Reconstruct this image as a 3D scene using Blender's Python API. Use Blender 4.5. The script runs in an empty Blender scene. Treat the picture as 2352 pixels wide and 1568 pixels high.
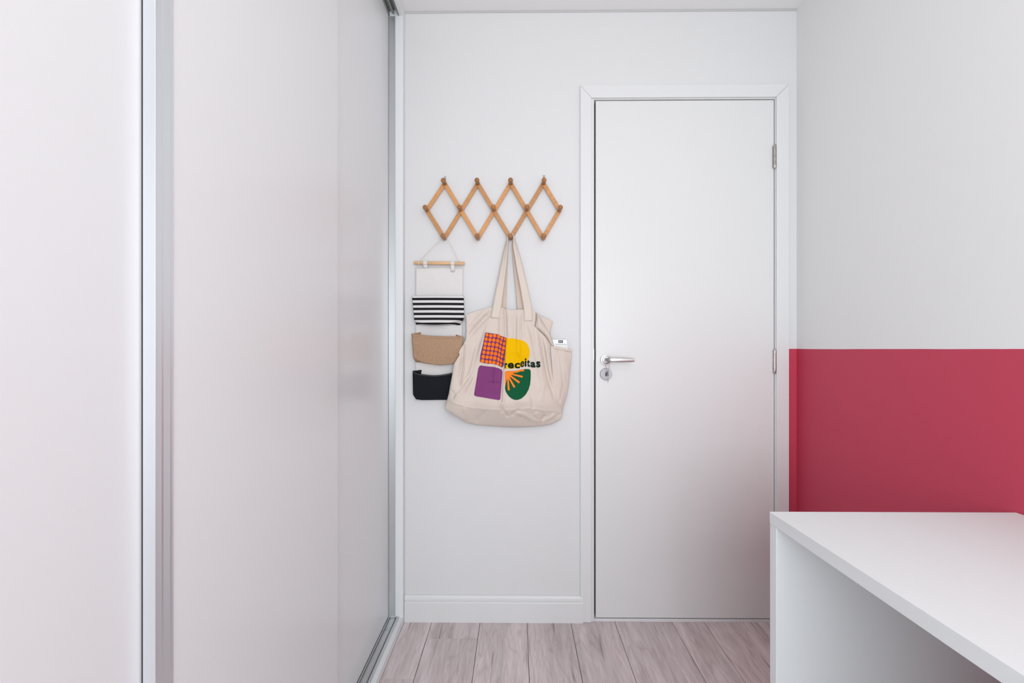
import bpy, bmesh, math, random
import numpy as np
from mathutils import Vector, Matrix

random.seed(7)
C = bpy.context.scene.collection
S = bpy.context.scene

# ------------------------------------------------------------------ camera, light, exposure
CAM_H = 1.106
YAW = math.radians(0.55)
M = math.tan(YAW)
F = 1045.0
cam_d = bpy.data.cameras.new('camera'); cam = bpy.data.objects.new('camera', cam_d); C.objects.link(cam)
cam_d.sensor_width = 36.0; cam_d.lens = 36.0 * F / 2352.0
cam_d.shift_y = 16.0 / 2352.0
cam_d.clip_start = 0.02
cam.location = (0, 0, CAM_H); cam.rotation_euler = (math.radians(90), 0, YAW)
S.camera = cam

w = bpy.data.worlds.new('sky'); S.world = w; w.use_nodes = True
bg = w.node_tree.nodes['Background']; bg.inputs[0].default_value = (0.80, 0.90, 1.0, 1); bg.inputs[1].default_value = 1.2

def area(name, loc, rot, sx, sy, power, col):
    l = bpy.data.lights.new(name, 'AREA'); l.shape = 'RECTANGLE'; l.size = sx; l.size_y = sy
    l.energy = power; l.color = col
    o = bpy.data.objects.new(name, l); C.objects.link(o); o.location = loc; o.rotation_euler = rot
    return o
WIN = (-0.60, 1.08, 0.40, 2.04)       # window opening x0,x1,z0,z1 in the wall behind the camera
YF = -1.15                            # inner face of that wall
area('window_daylight', ((WIN[0]+WIN[1])/2, YF+0.012, (WIN[2]+WIN[3])/2), (math.radians(90), 0, math.radians(0)),
     WIN[1]-WIN[0]-0.1, WIN[3]-WIN[2]-0.1, 25.5, (0.885, 0.98, 1.0))
pl = bpy.data.lights.new('ceiling_lamp_light', 'POINT'); pl.energy = 3.2; pl.color = (1.0, 0.86, 0.77); pl.shadow_soft_size = 0.12
plo = bpy.data.objects.new('ceiling_lamp_light', pl); C.objects.link(plo); plo.location = (0.36, 0.15, 2.02)

S.view_settings.view_transform = 'Standard'; S.view_settings.look = 'None'
S.view_settings.exposure = 0.51; S.view_settings.gamma = 1.0; S.view_settings.use_curve_mapping = False

# ------------------------------------------------------------------ helpers
YW = 1.85          # face of the far wall
def at(u, v, y):
    """survey point (u, v) of the photograph at depth y -> metres"""
    t = (u - 1176.0) / F
    x = y * (t - M) / (1 + M * t)
    d = y - M * x
    return (x, y, CAM_H - (v - 800.0) / F * d)
def X(u, y=YW): return at(u, 800, y)[0]
def Z(v, y=YW, u=1186): return at(u, v, y)[2]

def mat(name, col, rough=0.5, metal=0.0, coat=0.0, bump=None, var=None, spec=0.5, trans=0.0, alpha=1.0):
    m = bpy.data.materials.new(name); m.use_nodes = True
    nt = m.node_tree; b = nt.nodes['Principled BSDF']
    b.inputs['Base Color'].default_value = (*col, 1); b.inputs['Roughness'].default_value = rough
    b.inputs['Metallic'].default_value = metal; b.inputs['Specular IOR Level'].default_value = spec
    if coat: b.inputs['Coat Weight'].default_value = coat; b.inputs['Coat Roughness'].default_value = 0.15
    if trans: b.inputs['Transmission Weight'].default_value = trans
    tc = nt.nodes.new('ShaderNodeTexCoord')
    if bump:
        scale, strength, dist = bump
        n = nt.nodes.new('ShaderNodeTexNoise'); n.inputs['Scale'].default_value = scale; n.inputs['Detail'].default_value = 4
        nt.links.new(tc.outputs['Object'], n.inputs['Vector'])
        bp = nt.nodes.new('ShaderNodeBump'); bp.inputs['Strength'].default_value = strength; bp.inputs['Distance'].default_value = dist
        nt.links.new(n.outputs['Fac'], bp.inputs['Height']); nt.links.new(bp.outputs['Normal'], b.inputs['Normal'])
    if var:
        scale, amt = var
        n = nt.nodes.new('ShaderNodeTexNoise'); n.inputs['Scale'].default_value = scale; n.inputs['Detail'].default_value = 3
        nt.links.new(tc.outputs['Object'], n.inputs['Vector'])
        mx = nt.nodes.new('ShaderNodeMix'); mx.data_type = 'RGBA'
        mx.inputs[6].default_value = (*[c*(1-amt) for c in col], 1); mx.inputs[7].default_value = (*[min(1, c*(1+amt)) for c in col], 1)
        nt.links.new(n.outputs['Fac'], mx.inputs[0]); nt.links.new(mx.outputs[2], b.inputs['Base Color'])
    return m

def fabric(name, col, cell=1500.0, strength=0.25, amt=0.10, rough=0.95, dist=0.0004):
    """plain weave: two crossed fine waves, slightly uneven yarn colour"""
    m = bpy.data.materials.new(name); m.use_nodes = True
    nt = m.node_tree; b = nt.nodes['Principled BSDF']; L = nt.links
    b.inputs['Roughness'].default_value = rough; b.inputs['Specular IOR Level'].default_value = 0.15
    tc = nt.nodes.new('ShaderNodeTexCoord')
    ws = []
    for d in ('X', 'Z'):
        wv = nt.nodes.new('ShaderNodeTexWave'); wv.bands_direction = d; wv.inputs['Scale'].default_value = cell/6.28
        wv.inputs['Distortion'].default_value = 1.5; wv.inputs['Detail'].default_value = 1
        L.new(tc.outputs['Object'], wv.inputs['Vector']); ws.append(wv)
    ad = nt.nodes.new('ShaderNodeMath'); ad.operation = 'MULTIPLY'
    L.new(ws[0].outputs['Fac'], ad.inputs[0]); L.new(ws[1].outputs['Fac'], ad.inputs[1])
    n = nt.nodes.new('ShaderNodeTexNoise'); n.inputs['Scale'].default_value = 220; n.inputs['Detail'].default_value = 4
    L.new(tc.outputs['Object'], n.inputs['Vector'])
    ad2 = nt.nodes.new('ShaderNodeMath'); ad2.operation = 'ADD'
    L.new(ad.outputs[0], ad2.inputs[0]); L.new(n.outputs['Fac'], ad2.inputs[1])
    bp = nt.nodes.new('ShaderNodeBump'); bp.inputs['Strength'].default_value = strength; bp.inputs['Distance'].default_value = dist
    L.new(ad2.outputs[0], bp.inputs['Height']); L.new(bp.outputs['Normal'], b.inputs['Normal'])
    mr = nt.nodes.new('ShaderNodeMapRange'); mr.inputs[1].default_value = 0.4; mr.inputs[2].default_value = 1.2
    L.new(ad2.outputs[0], mr.inputs[0])
    mx = nt.nodes.new('ShaderNodeMix'); mx.data_type = 'RGBA'
    mx.inputs[6].default_value = (*[c*(1-amt) for c in col], 1); mx.inputs[7].default_value = (*[min(1, c*(1+amt)) for c in col], 1)
    L.new(mr.outputs[0], mx.inputs[0]); L.new(mx.outputs[2], b.inputs['Base Color'])
    return m

def painted_wall(name, red_from_x=None, tone=(0.80, 0.795, 0.80)):
    """white emulsion; red dado paint below a hand-cut line (on the stretch with x beyond red_from_x)"""
    m = bpy.data.materials.new(name); m.use_nodes = True
    nt = m.node_tree; b = nt.nodes['Principled BSDF']; L = nt.links
    b.inputs['Roughness'].default_value = 0.55; b.inputs['Specular IOR Level'].default_value = 0.35
    geo = nt.nodes.new('ShaderNodeNewGeometry'); sp = nt.nodes.new('ShaderNodeSeparateXYZ')
    L.new(geo.outputs['Position'], sp.inputs[0])
    n1 = nt.nodes.new('ShaderNodeTexNoise'); n1.inputs['Scale'].default_value = 260; n1.inputs['Detail'].default_value = 3
    L.new(geo.outputs['Position'], n1.inputs['Vector'])
    n3 = nt.nodes.new('ShaderNodeTexNoise'); n3.inputs['Scale'].default_value = 5; n3.inputs['Detail'].default_value = 2
    L.new(geo.outputs['Position'], n3.inputs['Vector'])
    bp = nt.nodes.new('ShaderNodeBump'); bp.inputs['Strength'].default_value = 0.08; bp.inputs['Distance'].default_value = 0.0006
    L.new(n1.outputs['Fac'], bp.inputs['Height'])
    bp2 = nt.nodes.new('ShaderNodeBump'); bp2.inputs['Strength'].default_value = 0.15; bp2.inputs['Distance'].default_value = 0.004
    L.new(n3.outputs['Fac'], bp2.inputs['Height']); L.new(bp.outputs['Normal'], bp2.inputs['Normal'])
    L.new(bp2.outputs['Normal'], b.inputs['Normal'])
    white = (*tone, 1)
    b.inputs['Base Color'].default_value = white
    if red_from_x is not None:
        n2 = nt.nodes.new('ShaderNodeTexNoise'); n2.inputs['Scale'].default_value = 3.0; n2.inputs['Detail'].default_value = 6
        L.new(geo.outputs['Position'], n2.inputs['Vector'])
        wob = nt.nodes.new('ShaderNodeMath'); wob.operation = 'MULTIPLY_ADD'; wob.inputs[1].default_value = 0.006
        L.new(n2.outputs['Fac'], wob.inputs[0]); L.new(sp.outputs['Z'], wob.inputs[2])
        lt = nt.nodes.new('ShaderNodeMath'); lt.operation = 'LESS_THAN'; lt.inputs[1].default_value = 1.1075
        L.new(wob.outputs[0], lt.inputs[0])
        gx = nt.nodes.new('ShaderNodeMath'); gx.operation = 'GREATER_THAN'; gx.inputs[1].default_value = red_from_x
        L.new(sp.outputs['X'], gx.inputs[0])
        an = nt.nodes.new('ShaderNodeMath'); an.operation = 'MULTIPLY'
        L.new(lt.outputs[0], an.inputs[0]); L.new(gx.outputs[0], an.inputs[1])
        mx = nt.nodes.new('ShaderNodeMix'); mx.data_type = 'RGBA'
        mx.inputs[6].default_value = white; mx.inputs[7].default_value = RED
        L.new(an.outputs[0], mx.inputs[0]); L.new(mx.outputs[2], b.inputs['Base Color'])
    return m
RED = (0.57, 0.055, 0.105, 1)

def plank_mat():
    m = bpy.data.materials.new('greyed oak plank'); m.use_nodes = True
    nt = m.node_tree; b = nt.nodes['Principled BSDF']; L = nt.links
    b.inputs['Roughness'].default_value = 0.5; b.inputs['Specular IOR Level'].default_value = 0.35
    geo = nt.nodes.new('ShaderNodeNewGeometry'); oi = nt.nodes.new('ShaderNodeObjectInfo')
    off = nt.nodes.new('ShaderNodeVectorMath'); off.operation = 'SCALE'; off.inputs[0].default_value = (7.0, 13.0, 5.0)
    L.new(oi.outputs['Random'], off.inputs['Scale'])
    ad = nt.nodes.new('ShaderNodeVectorMath'); ad.operation = 'ADD'
    L.new(geo.outputs['Position'], ad.inputs[0]); L.new(off.outputs[0], ad.inputs[1])
    def noise(sx, sy, scale, detail, dist=0.0, rough=0.6):
        mp = nt.nodes.new('ShaderNodeMapping'); mp.inputs['Scale'].default_value = (sx, sy, 1)
        L.new(ad.outputs[0], mp.inputs[0])
        n = nt.nodes.new('ShaderNodeTexNoise'); n.inputs['Scale'].default_value = scale; n.inputs['Detail'].default_value = detail
        n.inputs['Roughness'].default_value = rough; n.inputs['Distortion'].default_value = dist
        L.new(mp.outputs[0], n.inputs['Vector']); return n
    fine = noise(46, 4, 2.0, 7, 1.2)
    broad = noise(9, 0.9, 1.6, 3, 0.8)
    # cathedral growth rings: distorted bands
    mp = nt.nodes.new('ShaderNodeMapping'); mp.inputs['Scale'].default_value = (14, 1.6, 1); L.new(ad.outputs[0], mp.inputs[0])
    wv = nt.nodes.new('ShaderNodeTexWave'); wv.inputs['Scale'].default_value = 1.1; wv.inputs['Distortion'].default_value = 7
    wv.inputs['Detail'].default_value = 3; wv.inputs['Detail Scale'].default_value = 1.2; L.new(mp.outputs[0], wv.inputs['Vector'])
    # growth-ring contour lines and fine open cracks
    def contour(nz, width, dark):
        sb = nt.nodes.new('ShaderNodeMath'); sb.operation = 'MULTIPLY'; sb.inputs[1].default_value = 9.0; L.new(nz.outputs['Fac'], sb.inputs[0])
        fr = nt.nodes.new('ShaderNodeMath'); fr.operation = 'PINGPONG'; fr.inputs[1].default_value = 0.5; L.new(sb.outputs[0], fr.inputs[0])
        rp_ = nt.nodes.new('ShaderNodeValToRGB'); rp_.color_ramp.elements[0].position = 0.0; rp_.color_ramp.elements[0].color = (*dark, 1)
        rp_.color_ramp.elements[1].position = width; rp_.color_ramp.elements[1].color = (1, 1, 1, 1)
        L.new(fr.outputs[0], rp_.inputs[0]); return rp_.outputs[0]
    rings = contour(noise(7, 1.1, 1.5, 2, 0.3, 0.45), 0.16, (0.90, 0.87, 0.87))
    crk = noise(34, 1.6, 1.3, 3, 0.5, 0.5)
    cc = nt.nodes.new('ShaderNodeValToRGB'); cc.color_ramp.elements[0].position = 0.30; cc.color_ramp.elements[0].color = (0.66, 0.60, 0.60, 1)
    cc.color_ramp.elements[1].position = 0.36; cc.color_ramp.elements[1].color = (1, 1, 1, 1); L.new(crk.outputs['Fac'], cc.inputs[0])
    # knots: rare dark spots
    mk = nt.nodes.new('ShaderNodeMapping'); mk.inputs['Scale'].default_value = (6.5, 4.0, 0.001); L.new(ad.outputs[0], mk.inputs[0])
    vo = nt.nodes.new('ShaderNodeTexVoronoi'); vo.inputs['Scale'].default_value = 1.0; L.new(mk.outputs[0], vo.inputs['Vector'])
    kr = nt.nodes.new('ShaderNodeValToRGB'); kr.color_ramp.elements[0].position = 0.015; kr.color_ramp.elements[0].color = (0.42, 0.36, 0.34, 1)
    kr.color_ramp.elements[1].position = 0.06; kr.color_ramp.elements[1].color = (1, 1, 1, 1)
    L.new(vo.outputs['Distance'], kr.inputs[0])
    cr = nt.nodes.new('ShaderNodeValToRGB')
    cr.color_ramp.elements[0].position = 0.28; cr.color_ramp.elements[0].color = (0.60, 0.515, 0.505, 1)
    cr.color_ramp.elements[1].position = 0.60; cr.color_ramp.elements[1].color = (0.75, 0.675, 0.67, 1)
    L.new(fine.outputs['Fac'], cr.inputs[0])
    cb = nt.nodes.new('ShaderNodeValToRGB')
    cb.color_ramp.elements[0].position = 0.3; cb.color_ramp.elements[0].color = (0.80, 0.775, 0.785, 1)
    cb.color_ramp.elements[1].position = 0.7; cb.color_ramp.elements[1].color = (1.08, 1.05, 1.07, 1)
    L.new(broad.outputs['Fac'], cb.inputs[0])
    cw = nt.nodes.new('ShaderNodeValToRGB')
    cw.color_ramp.elements[0].position = 0.0; cw.color_ramp.elements[0].color = (0.88, 0.86, 0.86, 1)
    cw.color_ramp.elements[1].position = 0.25; cw.color_ramp.elements[1].color = (1, 1, 1, 1)
    L.new(wv.outputs['Fac'], cw.inputs[0])
    cur = cr.outputs[0]
    for o in (cb.outputs[0], rings, cc.outputs[0], kr.outputs[0]):
        mx = nt.nodes.new('ShaderNodeMix'); mx.data_type = 'RGBA'; mx.blend_type = 'MULTIPLY'; mx.inputs[0].default_value = 1
        L.new(cur, mx.inputs[6]); L.new(o, mx.inputs[7]); cur = mx.outputs[2]
    hv = nt.nodes.new('ShaderNodeHueSaturation')
    mr = nt.nodes.new('ShaderNodeMapRange'); mr.inputs[3].default_value = 0.93; mr.inputs[4].default_value = 1.06
    L.new(oi.outputs['Random'], mr.inputs[0]); L.new(mr.outputs[0], hv.inputs['Value']); L.new(cur, hv.inputs['Color'])
    L.new(hv.outputs[0], b.inputs['Base Color'])
    bp = nt.nodes.new('ShaderNodeBump'); bp.inputs['Strength'].default_value = 0.25; bp.inputs['Distance'].default_value = 0.0008
    L.new(fine.outputs['Fac'], bp.inputs['Height']); L.new(bp.outputs['Normal'], b.inputs['Normal'])
    return m

def wood_mat(name, c1, c2, rough=0.45, axis_scale=(6, 6, 90)):
    m = bpy.data.materials.new(name); m.use_nodes = True
    nt = m.node_tree; b = nt.nodes['Principled BSDF']; L = nt.links
    b.inputs['Roughness'].default_value = rough
    tc = nt.nodes.new('ShaderNodeTexCoord'); oi = nt.nodes.new('ShaderNodeObjectInfo')
    mp = nt.nodes.new('ShaderNodeMapping'); mp.inputs['Scale'].default_value = axis_scale
    L.new(tc.outputs['Object'], mp.inputs[0])
    ad = nt.nodes.new('ShaderNodeVectorMath'); ad.operation = 'ADD'
    L.new(mp.outputs[0], ad.inputs[0]); L.new(oi.outputs['Random'], ad.inputs[1])
    n = nt.nodes.new('ShaderNodeTexNoise'); n.inputs['Scale'].default_value = 4; n.inputs['Detail'].default_value = 5; n.inputs['Distortion'].default_value = 0.4
    L.new(ad.outputs[0], n.inputs['Vector'])
    cr = nt.nodes.new('ShaderNodeValToRGB'); cr.color_ramp.elements[0].position = 0.3; cr.color_ramp.elements[0].color = (*c1, 1)
    cr.color_ramp.elements[1].position = 0.65; cr.color_ramp.elements[1].color = (*c2, 1)
    L.new(n.outputs['Fac'], cr.inputs[0])
    hv = nt.nodes.new('ShaderNodeHueSaturation'); mr = nt.nodes.new('ShaderNodeMapRange'); mr.inputs[3].default_value = 0.85; mr.inputs[4].default_value = 1.1
    L.new(oi.outputs['Random'], mr.inputs[0]); L.new(mr.outputs[0], hv.inputs['Value']); L.new(cr.outputs[0], hv.inputs['Color'])
    L.new(hv.outputs[0], b.inputs['Base Color'])
    return m

def stripes_mat():
    m = bpy.data.materials.new('striped cotton'); m.use_nodes = True
    nt = m.node_tree; b = nt.nodes['Principled BSDF']; L = nt.links
    b.inputs['Roughness'].default_value = 0.95; b.inputs['Specular IOR Level'].default_value = 0.15
    uv = nt.nodes.new('ShaderNodeUVMap'); sp = nt.nodes.new('ShaderNodeSeparateXYZ'); L.new(uv.outputs[0], sp.inputs[0])
    fr = nt.nodes.new('ShaderNodeMath'); fr.operation = 'FRACT'; L.new(sp.outputs['Y'], fr.inputs[0])
    gt = nt.nodes.new('ShaderNodeMath'); gt.operation = 'GREATER_THAN'; gt.inputs[1].default_value = 0.50; L.new(fr.outputs[0], gt.inputs[0])
    mx = nt.nodes.new('ShaderNodeMix'); mx.data_type = 'RGBA'
    mx.inputs[6].default_value = (0.74, 0.71, 0.70, 1); mx.inputs[7].default_value = (0.018, 0.016, 0.018, 1)
    L.new(gt.outputs[0], mx.inputs[0]); L.new(mx.outputs[2], b.inputs['Base Color'])
    return m

MT = dict(
    wall=painted_wall('white wall paint'),
    wall_far=painted_wall('white and red wall paint, far wall', 1.06, (0.745, 0.73, 0.735)),  # same paint, white darkened here to even out the light
    wall_right=painted_wall('white and red wall paint, right wall', 0.5, (0.84, 0.83, 0.835)),  # same paint, white lightened here to make up for dimmer light
    ceiling=mat('ceiling paint', (0.90, 0.885, 0.88), 0.7),
    trim=mat('white lacquer trim', (0.765, 0.755, 0.76), 0.38),
    leaf=mat('white lacquered door', (0.765, 0.75, 0.75), 0.30, bump=(3, 0.02, 0.003)),
    melamine=mat('white melamine board', (0.80, 0.81, 0.82), 0.5, bump=(700, 0.03, 0.0003), spec=0.18),
    wpanel=mat('white wardrobe panel', (0.79, 0.79, 0.805), 0.26, coat=0.0, bump=(500, 0.02, 0.0002)),
    wprofile=mat('white lacquered aluminium', (0.77, 0.79, 0.82), 0.33, metal=0.8),
    alu=mat('satin aluminium', (0.60, 0.61, 0.62), 0.38, metal=0.85, bump=(900, 0.05, 0.0002)),
    steel=mat('brushed steel', (0.50, 0.47, 0.46), 0.26, metal=1.0, bump=(500, 0.05, 0.0002)),
    satin=mat('satin nickel', (0.50, 0.49, 0.49), 0.36, metal=0.95),
    dark=mat('gap black', (0.01, 0.01, 0.012), 0.8),
    gap=mat('dark joint and gap shade', (0.05, 0.045, 0.042), 0.9),
    plank=plank_mat(),
    slat=wood_mat('honey beech', (0.52, 0.225, 0.078), (0.68, 0.33, 0.125)),
    peg=wood_mat('turned beech peg', (0.30, 0.125, 0.035), (0.46, 0.21, 0.075), 0.35, (60, 8, 60)),
    rod=wood_mat('pale pine dowel', (0.62, 0.36, 0.18), (0.78, 0.50, 0.28), 0.5, (4, 60, 60)),
    cord=mat('cotton cord', (0.74, 0.68, 0.60), 0.95),
    linen=fabric('off white linen', (0.80, 0.76, 0.75), 2200, 0.35, 0.07),
    stripe=stripes_mat(),
    jute=fabric('brown jute', (0.55, 0.35, 0.225), 1300, 0.8, 0.28, dist=0.0008),
    black=fabric('black cotton', (0.013, 0.015, 0.020), 2200, 0.4, 0.25),
    blackedge=mat('white stitching', (0.30, 0.30, 0.31), 0.9),
    canvas=fabric('natural canvas', (0.74, 0.635, 0.565), 2400, 0.35, 0.06),
    canvas2=fabric('natural canvas webbing', (0.77, 0.665, 0.585), 2000, 0.4, 0.05),
    stitch=mat('canvas stitching', (0.55, 0.45, 0.38), 0.9),
    p_purple=mat('purple print', (0.20, 0.045, 0.155), 0.85, spec=0.12),
    p_orange=mat('orange print', (1.0, 0.20, 0.015), 0.85, spec=0.12),
    p_yellow=mat('yellow print', (0.90, 0.50, 0.0), 0.85, spec=0.12),
    p_green=mat('green print', (0.008, 0.098, 0.040), 0.85, spec=0.12),
    p_ink=mat('dark green lettering', (0.003, 0.018, 0.012), 0.85, spec=0.12),
    card=mat('white plastic', (0.86, 0.86, 0.88), 0.3),
    ink=mat('black ink', (0.02, 0.02, 0.025), 0.5),
    clear=mat('clear plastic', (0.75, 0.74, 0.72), 0.15, trans=0.6),
    lampglass=mat('opal lamp cover', (0.85, 0.84, 0.82), 0.3),
)
gl = bpy.data.materials.new('window glass'); gl.use_nodes = True
gb = gl.node_tree.nodes['Principled BSDF']; gb.inputs['Transmission Weight'].default_value = 1; gb.inputs['Roughness'].default_value = 0.0; gb.inputs['IOR'].default_value = 1.05
MT['glass'] = gl

def wloc(o):
    l = Vector(o.location); p = o.parent
    while p: l += Vector(p.location); p = p.parent
    return l
def link(name, me, m=None, parent=None, loc=None):
    o = bpy.data.objects.new(name, me); C.objects.link(o)
    if m is not None: me.materials.append(m)
    if parent: o.parent = parent
    if loc is not None: o.location = loc
    return o
def mesh(name, verts, faces, m, parent=None, smooth=False, bevel=0, uvs=None):
    """verts in world metres; origin sits at the parent's base"""
    base = wloc(parent) if parent else Vector((0, 0, 0))
    v = [(a[0]-base.x, a[1]-base.y, a[2]-base.z) for a in verts]
    if not parent and v:
        ar = np.array(v); c = ((ar[:, 0].min()+ar[:, 0].max())/2, (ar[:, 1].min()+ar[:, 1].max())/2, ar[:, 2].min())
        v = (ar - np.array(c)).tolist()
    me = bpy.data.meshes.new(name); me.from_pydata(v, [], faces)
    if uvs is not None:
        ul = me.uv_layers.new(name='UVMap')
        for l in me.loops: ul.data[l.index].uv = uvs[l.vertex_index]
    me.update()
    if smooth:
        me.polygons.foreach_set('use_smooth', [True]*len(me.polygons))
    o = link(name, me, m, parent)
    if not parent and v: o.location = c
    if bevel:
        b = o.modifiers.new('bevel', 'BEVEL'); b.width = bevel; b.segments = 2; b.limit_method = 'ANGLE'
    return o
BF = [(0,1,2,3),(7,6,5,4),(0,4,5,1),(1,5,6,2),(2,6,7,3),(3,7,4,0)]
def bx(vs, fs, x0, x1, y0, y1, z0, z1):
    n = len(vs)
    vs += [(x0,y0,z0),(x0,y1,z0),(x1,y1,z0),(x1,y0,z0),(x0,y0,z1),(x0,y1,z1),(x1,y1,z1),(x1,y0,z1)]
    fs += [tuple(n+i for i in f) for f in BF]
def box(name, x0, x1, y0, y1, z0, z1, m, parent=None, bevel=0.0012):
    vs, fs = [], []; bx(vs, fs, x0, x1, y0, y1, z0, z1)
    return mesh(name, vs, fs, m, parent, bevel=bevel)
def prism(name, pts, fn, a, b, m, parent=None, bevel=0.0):
    """pts 2-D outline, fn(p, t) -> 3-D, swept from a to b"""
    n = len(pts); vs = [fn(p, a) for p in pts] + [fn(p, b) for p in pts]
    fs = [(i, (i+1) % n, n+(i+1) % n, n+i) for i in range(n)] + [tuple(range(n))[::-1], tuple(range(n, 2*n))]
    o = mesh(name, vs, fs, m, parent, bevel=bevel)
    bm = bmesh.new(); bm.from_mesh(o.data); bmesh.ops.recalc_face_normals(bm, faces=bm.faces); bm.to_mesh(o.data); bm.free()
    return o
def lathe(name, prof, m, parent=None, origin=(0,0,0), axis='-Y', seg=24, rot=None):
    """prof = [(r, t)]; swept round the axis from origin"""
    vs, fs = [], []
    for r, t in prof:
        for k in range(seg):
            a = 2*math.pi*k/seg
            p = Vector((r*math.cos(a), -t, r*math.sin(a))) if axis == '-Y' else Vector((r*math.cos(a), r*math.sin(a), t))
            if axis == 'X': p = Vector((t, r*math.cos(a), r*math.sin(a)))
            if rot is not None: p = rot @ p
            vs.append((p.x+origin[0], p.y+origin[1], p.z+origin[2]))
    for i in range(len(prof)-1):
        for k in range(seg):
            k2 = (k+1) % seg
            fs.append((i*seg+k, i*seg+k2, (i+1)*seg+k2, (i+1)*seg+k))
    fs.append(tuple(range(seg))[::-1]); fs.append(tuple(range((len(prof)-1)*seg, len(prof)*seg)))
    o = mesh(name, vs, fs, m, parent, smooth=True)
    bm = bmesh.new(); bm.from_mesh(o.data); bmesh.ops.recalc_face_normals(bm, faces=bm.faces)
    bm.to_mesh(o.data); bm.free()
    es = o.modifiers.new('split', 'EDGE_SPLIT'); es.split_angle = math.radians(45)
    return o
def tube(name, pts, r, m, parent=None, seg=8, closed=False):
    pts = [Vector(p) for p in pts]; n = len(pts); vs, fs = [], []
    prev = None
    for i, p in enumerate(pts):
        d = (pts[(i+1) % n] - pts[i-1]) if closed else (pts[min(i+1, n-1)] - pts[max(i-1, 0)])
        d.normalize()
        up = prev if prev is not None else (Vector((0, 0, 1)) if abs(d.z) < 0.9 else Vector((1, 0, 0)))
        s = d.cross(up).normalized(); up = s.cross(d).normalized(); prev = up
        for k in range(seg):
            a = 2*math.pi*k/seg; q = p + (s*math.cos(a) + up*math.sin(a))*r
            vs.append(tuple(q))
    m_ = n if closed else n-1
    for i in range(m_):
        for k in range(seg):
            a, b = i*seg+k, i*seg+(k+1) % seg; c, d = ((i+1) % n)*seg+(k+1) % seg, ((i+1) % n)*seg+k
            fs.append((a, b, c, d))
    if not closed: fs += [tuple(range(seg))[::-1], tuple(range((n-1)*seg, n*seg))]
    return mesh(name, vs, fs, m, parent, smooth=True)
def tag(o, label, cat=None, group=None, kind=None):
    o['label'] = label
    if cat: o['category'] = cat
    if group: o['group'] = group
    if kind: o['kind'] = kind
    return o
def thing(name, label, cat, loc, group=None, kind=None):
    o = bpy.data.objects.new(name, None); C.objects.link(o); o.location = loc; o.empty_display_size = 0.05
    tag(o, label, cat, group, kind); return o
def smoothstep(a, b, x):
    t = np.clip((x-a)/(b-a), 0, 1); return t*t*(3-2*t)

# ------------------------------------------------------------------ the room
XR, XL, HC = X(1829.5), -1.10, Z(24.5, YW, 1400)
XS = -0.4535                                            # wardrobe front edge
DX0, DX1, DZ = X(1364.2), X(1778.9), Z(228.9, YW, 1570)        # door opening
vs, fs = [], []
bx(vs, fs, XL-0.1, DX0-0.03, YW, YW+0.14, 0, HC+0.1)
bx(vs, fs, DX1+0.03, XR+0.12, YW, YW+0.14, 0, HC+0.1)
bx(vs, fs, DX0-0.03, DX1+0.03, YW, YW+0.14, DZ+0.03, HC+0.1)
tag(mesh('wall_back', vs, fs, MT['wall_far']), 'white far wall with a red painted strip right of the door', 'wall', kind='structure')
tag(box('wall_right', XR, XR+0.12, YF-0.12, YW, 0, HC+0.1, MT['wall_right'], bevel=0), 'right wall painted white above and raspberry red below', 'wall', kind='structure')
tag(box('wall_left', XL-0.12, XL, YF-0.12, YW, 0, HC+0.1, MT['wall'], bevel=0), 'white wall behind the wardrobe', 'wall', kind='structure')
vs, fs = [], []
bx(vs, fs, XL, WIN[0], YF-0.12, YF, 0, HC+0.1); bx(vs, fs, WIN[1], XR, YF-0.12, YF, 0, HC+0.1)
bx(vs, fs, WIN[0], WIN[1], YF-0.12, YF, 0, WIN[2]); bx(vs, fs, WIN[0], WIN[1], YF-0.12, YF, WIN[3], HC+0.1)
tag(mesh('wall_front', vs, fs, MT['wall']), 'white window wall behind the viewer', 'wall', kind='structure')
tag(box('ceiling', XL, XR, YF, YW, HC, HC+0.1, MT['ceiling'], bevel=0), 'flat white ceiling', 'ceiling', kind='structure')
# grey strip painting in the shadow line under the ceiling on the far wall
tag(box('trim_1', XS, XR, YW-0.0035, YW, HC-0.0065, HC-0.0005, mat('ceiling joint shade', (0.58, 0.56, 0.56), 0.6), bevel=0.0008),
    'thin grey strip painting the shadow line where far wall meets ceiling', 'trim', kind='structure')

FZ = 0.0
fl = tag(box('floor', XL, XR, YF, YW+0.14, -0.06, -0.0065, MT['gap'], bevel=0), 'floor of greyish pink wood-look planks', 'floor', kind='structure')
seams = [X(u, 1.8475) for u in (992.6, 1102.9, 1210.4, 1310.4, 1411.8, 1542.9, 1616.7, 1736.7)]
edges = [XS-0.0007] + seams + [XR-0.001]
joints = [[1.52, 0.36], [1.733, 0.55], [0.92], [1.20, 0.0], [0.66], [1.05], [0.30], [1.25, 0.1], [0.8]]
for i in range(len(edges)-1):
    x0, x1 = edges[i]+0.0009, edges[i+1]-0.0009
    js = [YF] + sorted(joints[i]) + [YW+0.02 if not (edges[i] > DX0-.05 and edges[i] < DX1) else YW+0.02]
    for k in range(len(js)-1):
        if js[k+1] - js[k] < 0.05: continue
        y1 = min(js[k+1]-0.0004, YW-0.0005) if k == len(js)-2 else js[k+1]-0.0004
        box('plank', x0, x1, js[k]+0.0004, y1, -0.006, 0.0, MT['plank'], fl, bevel=0.0005)

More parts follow.
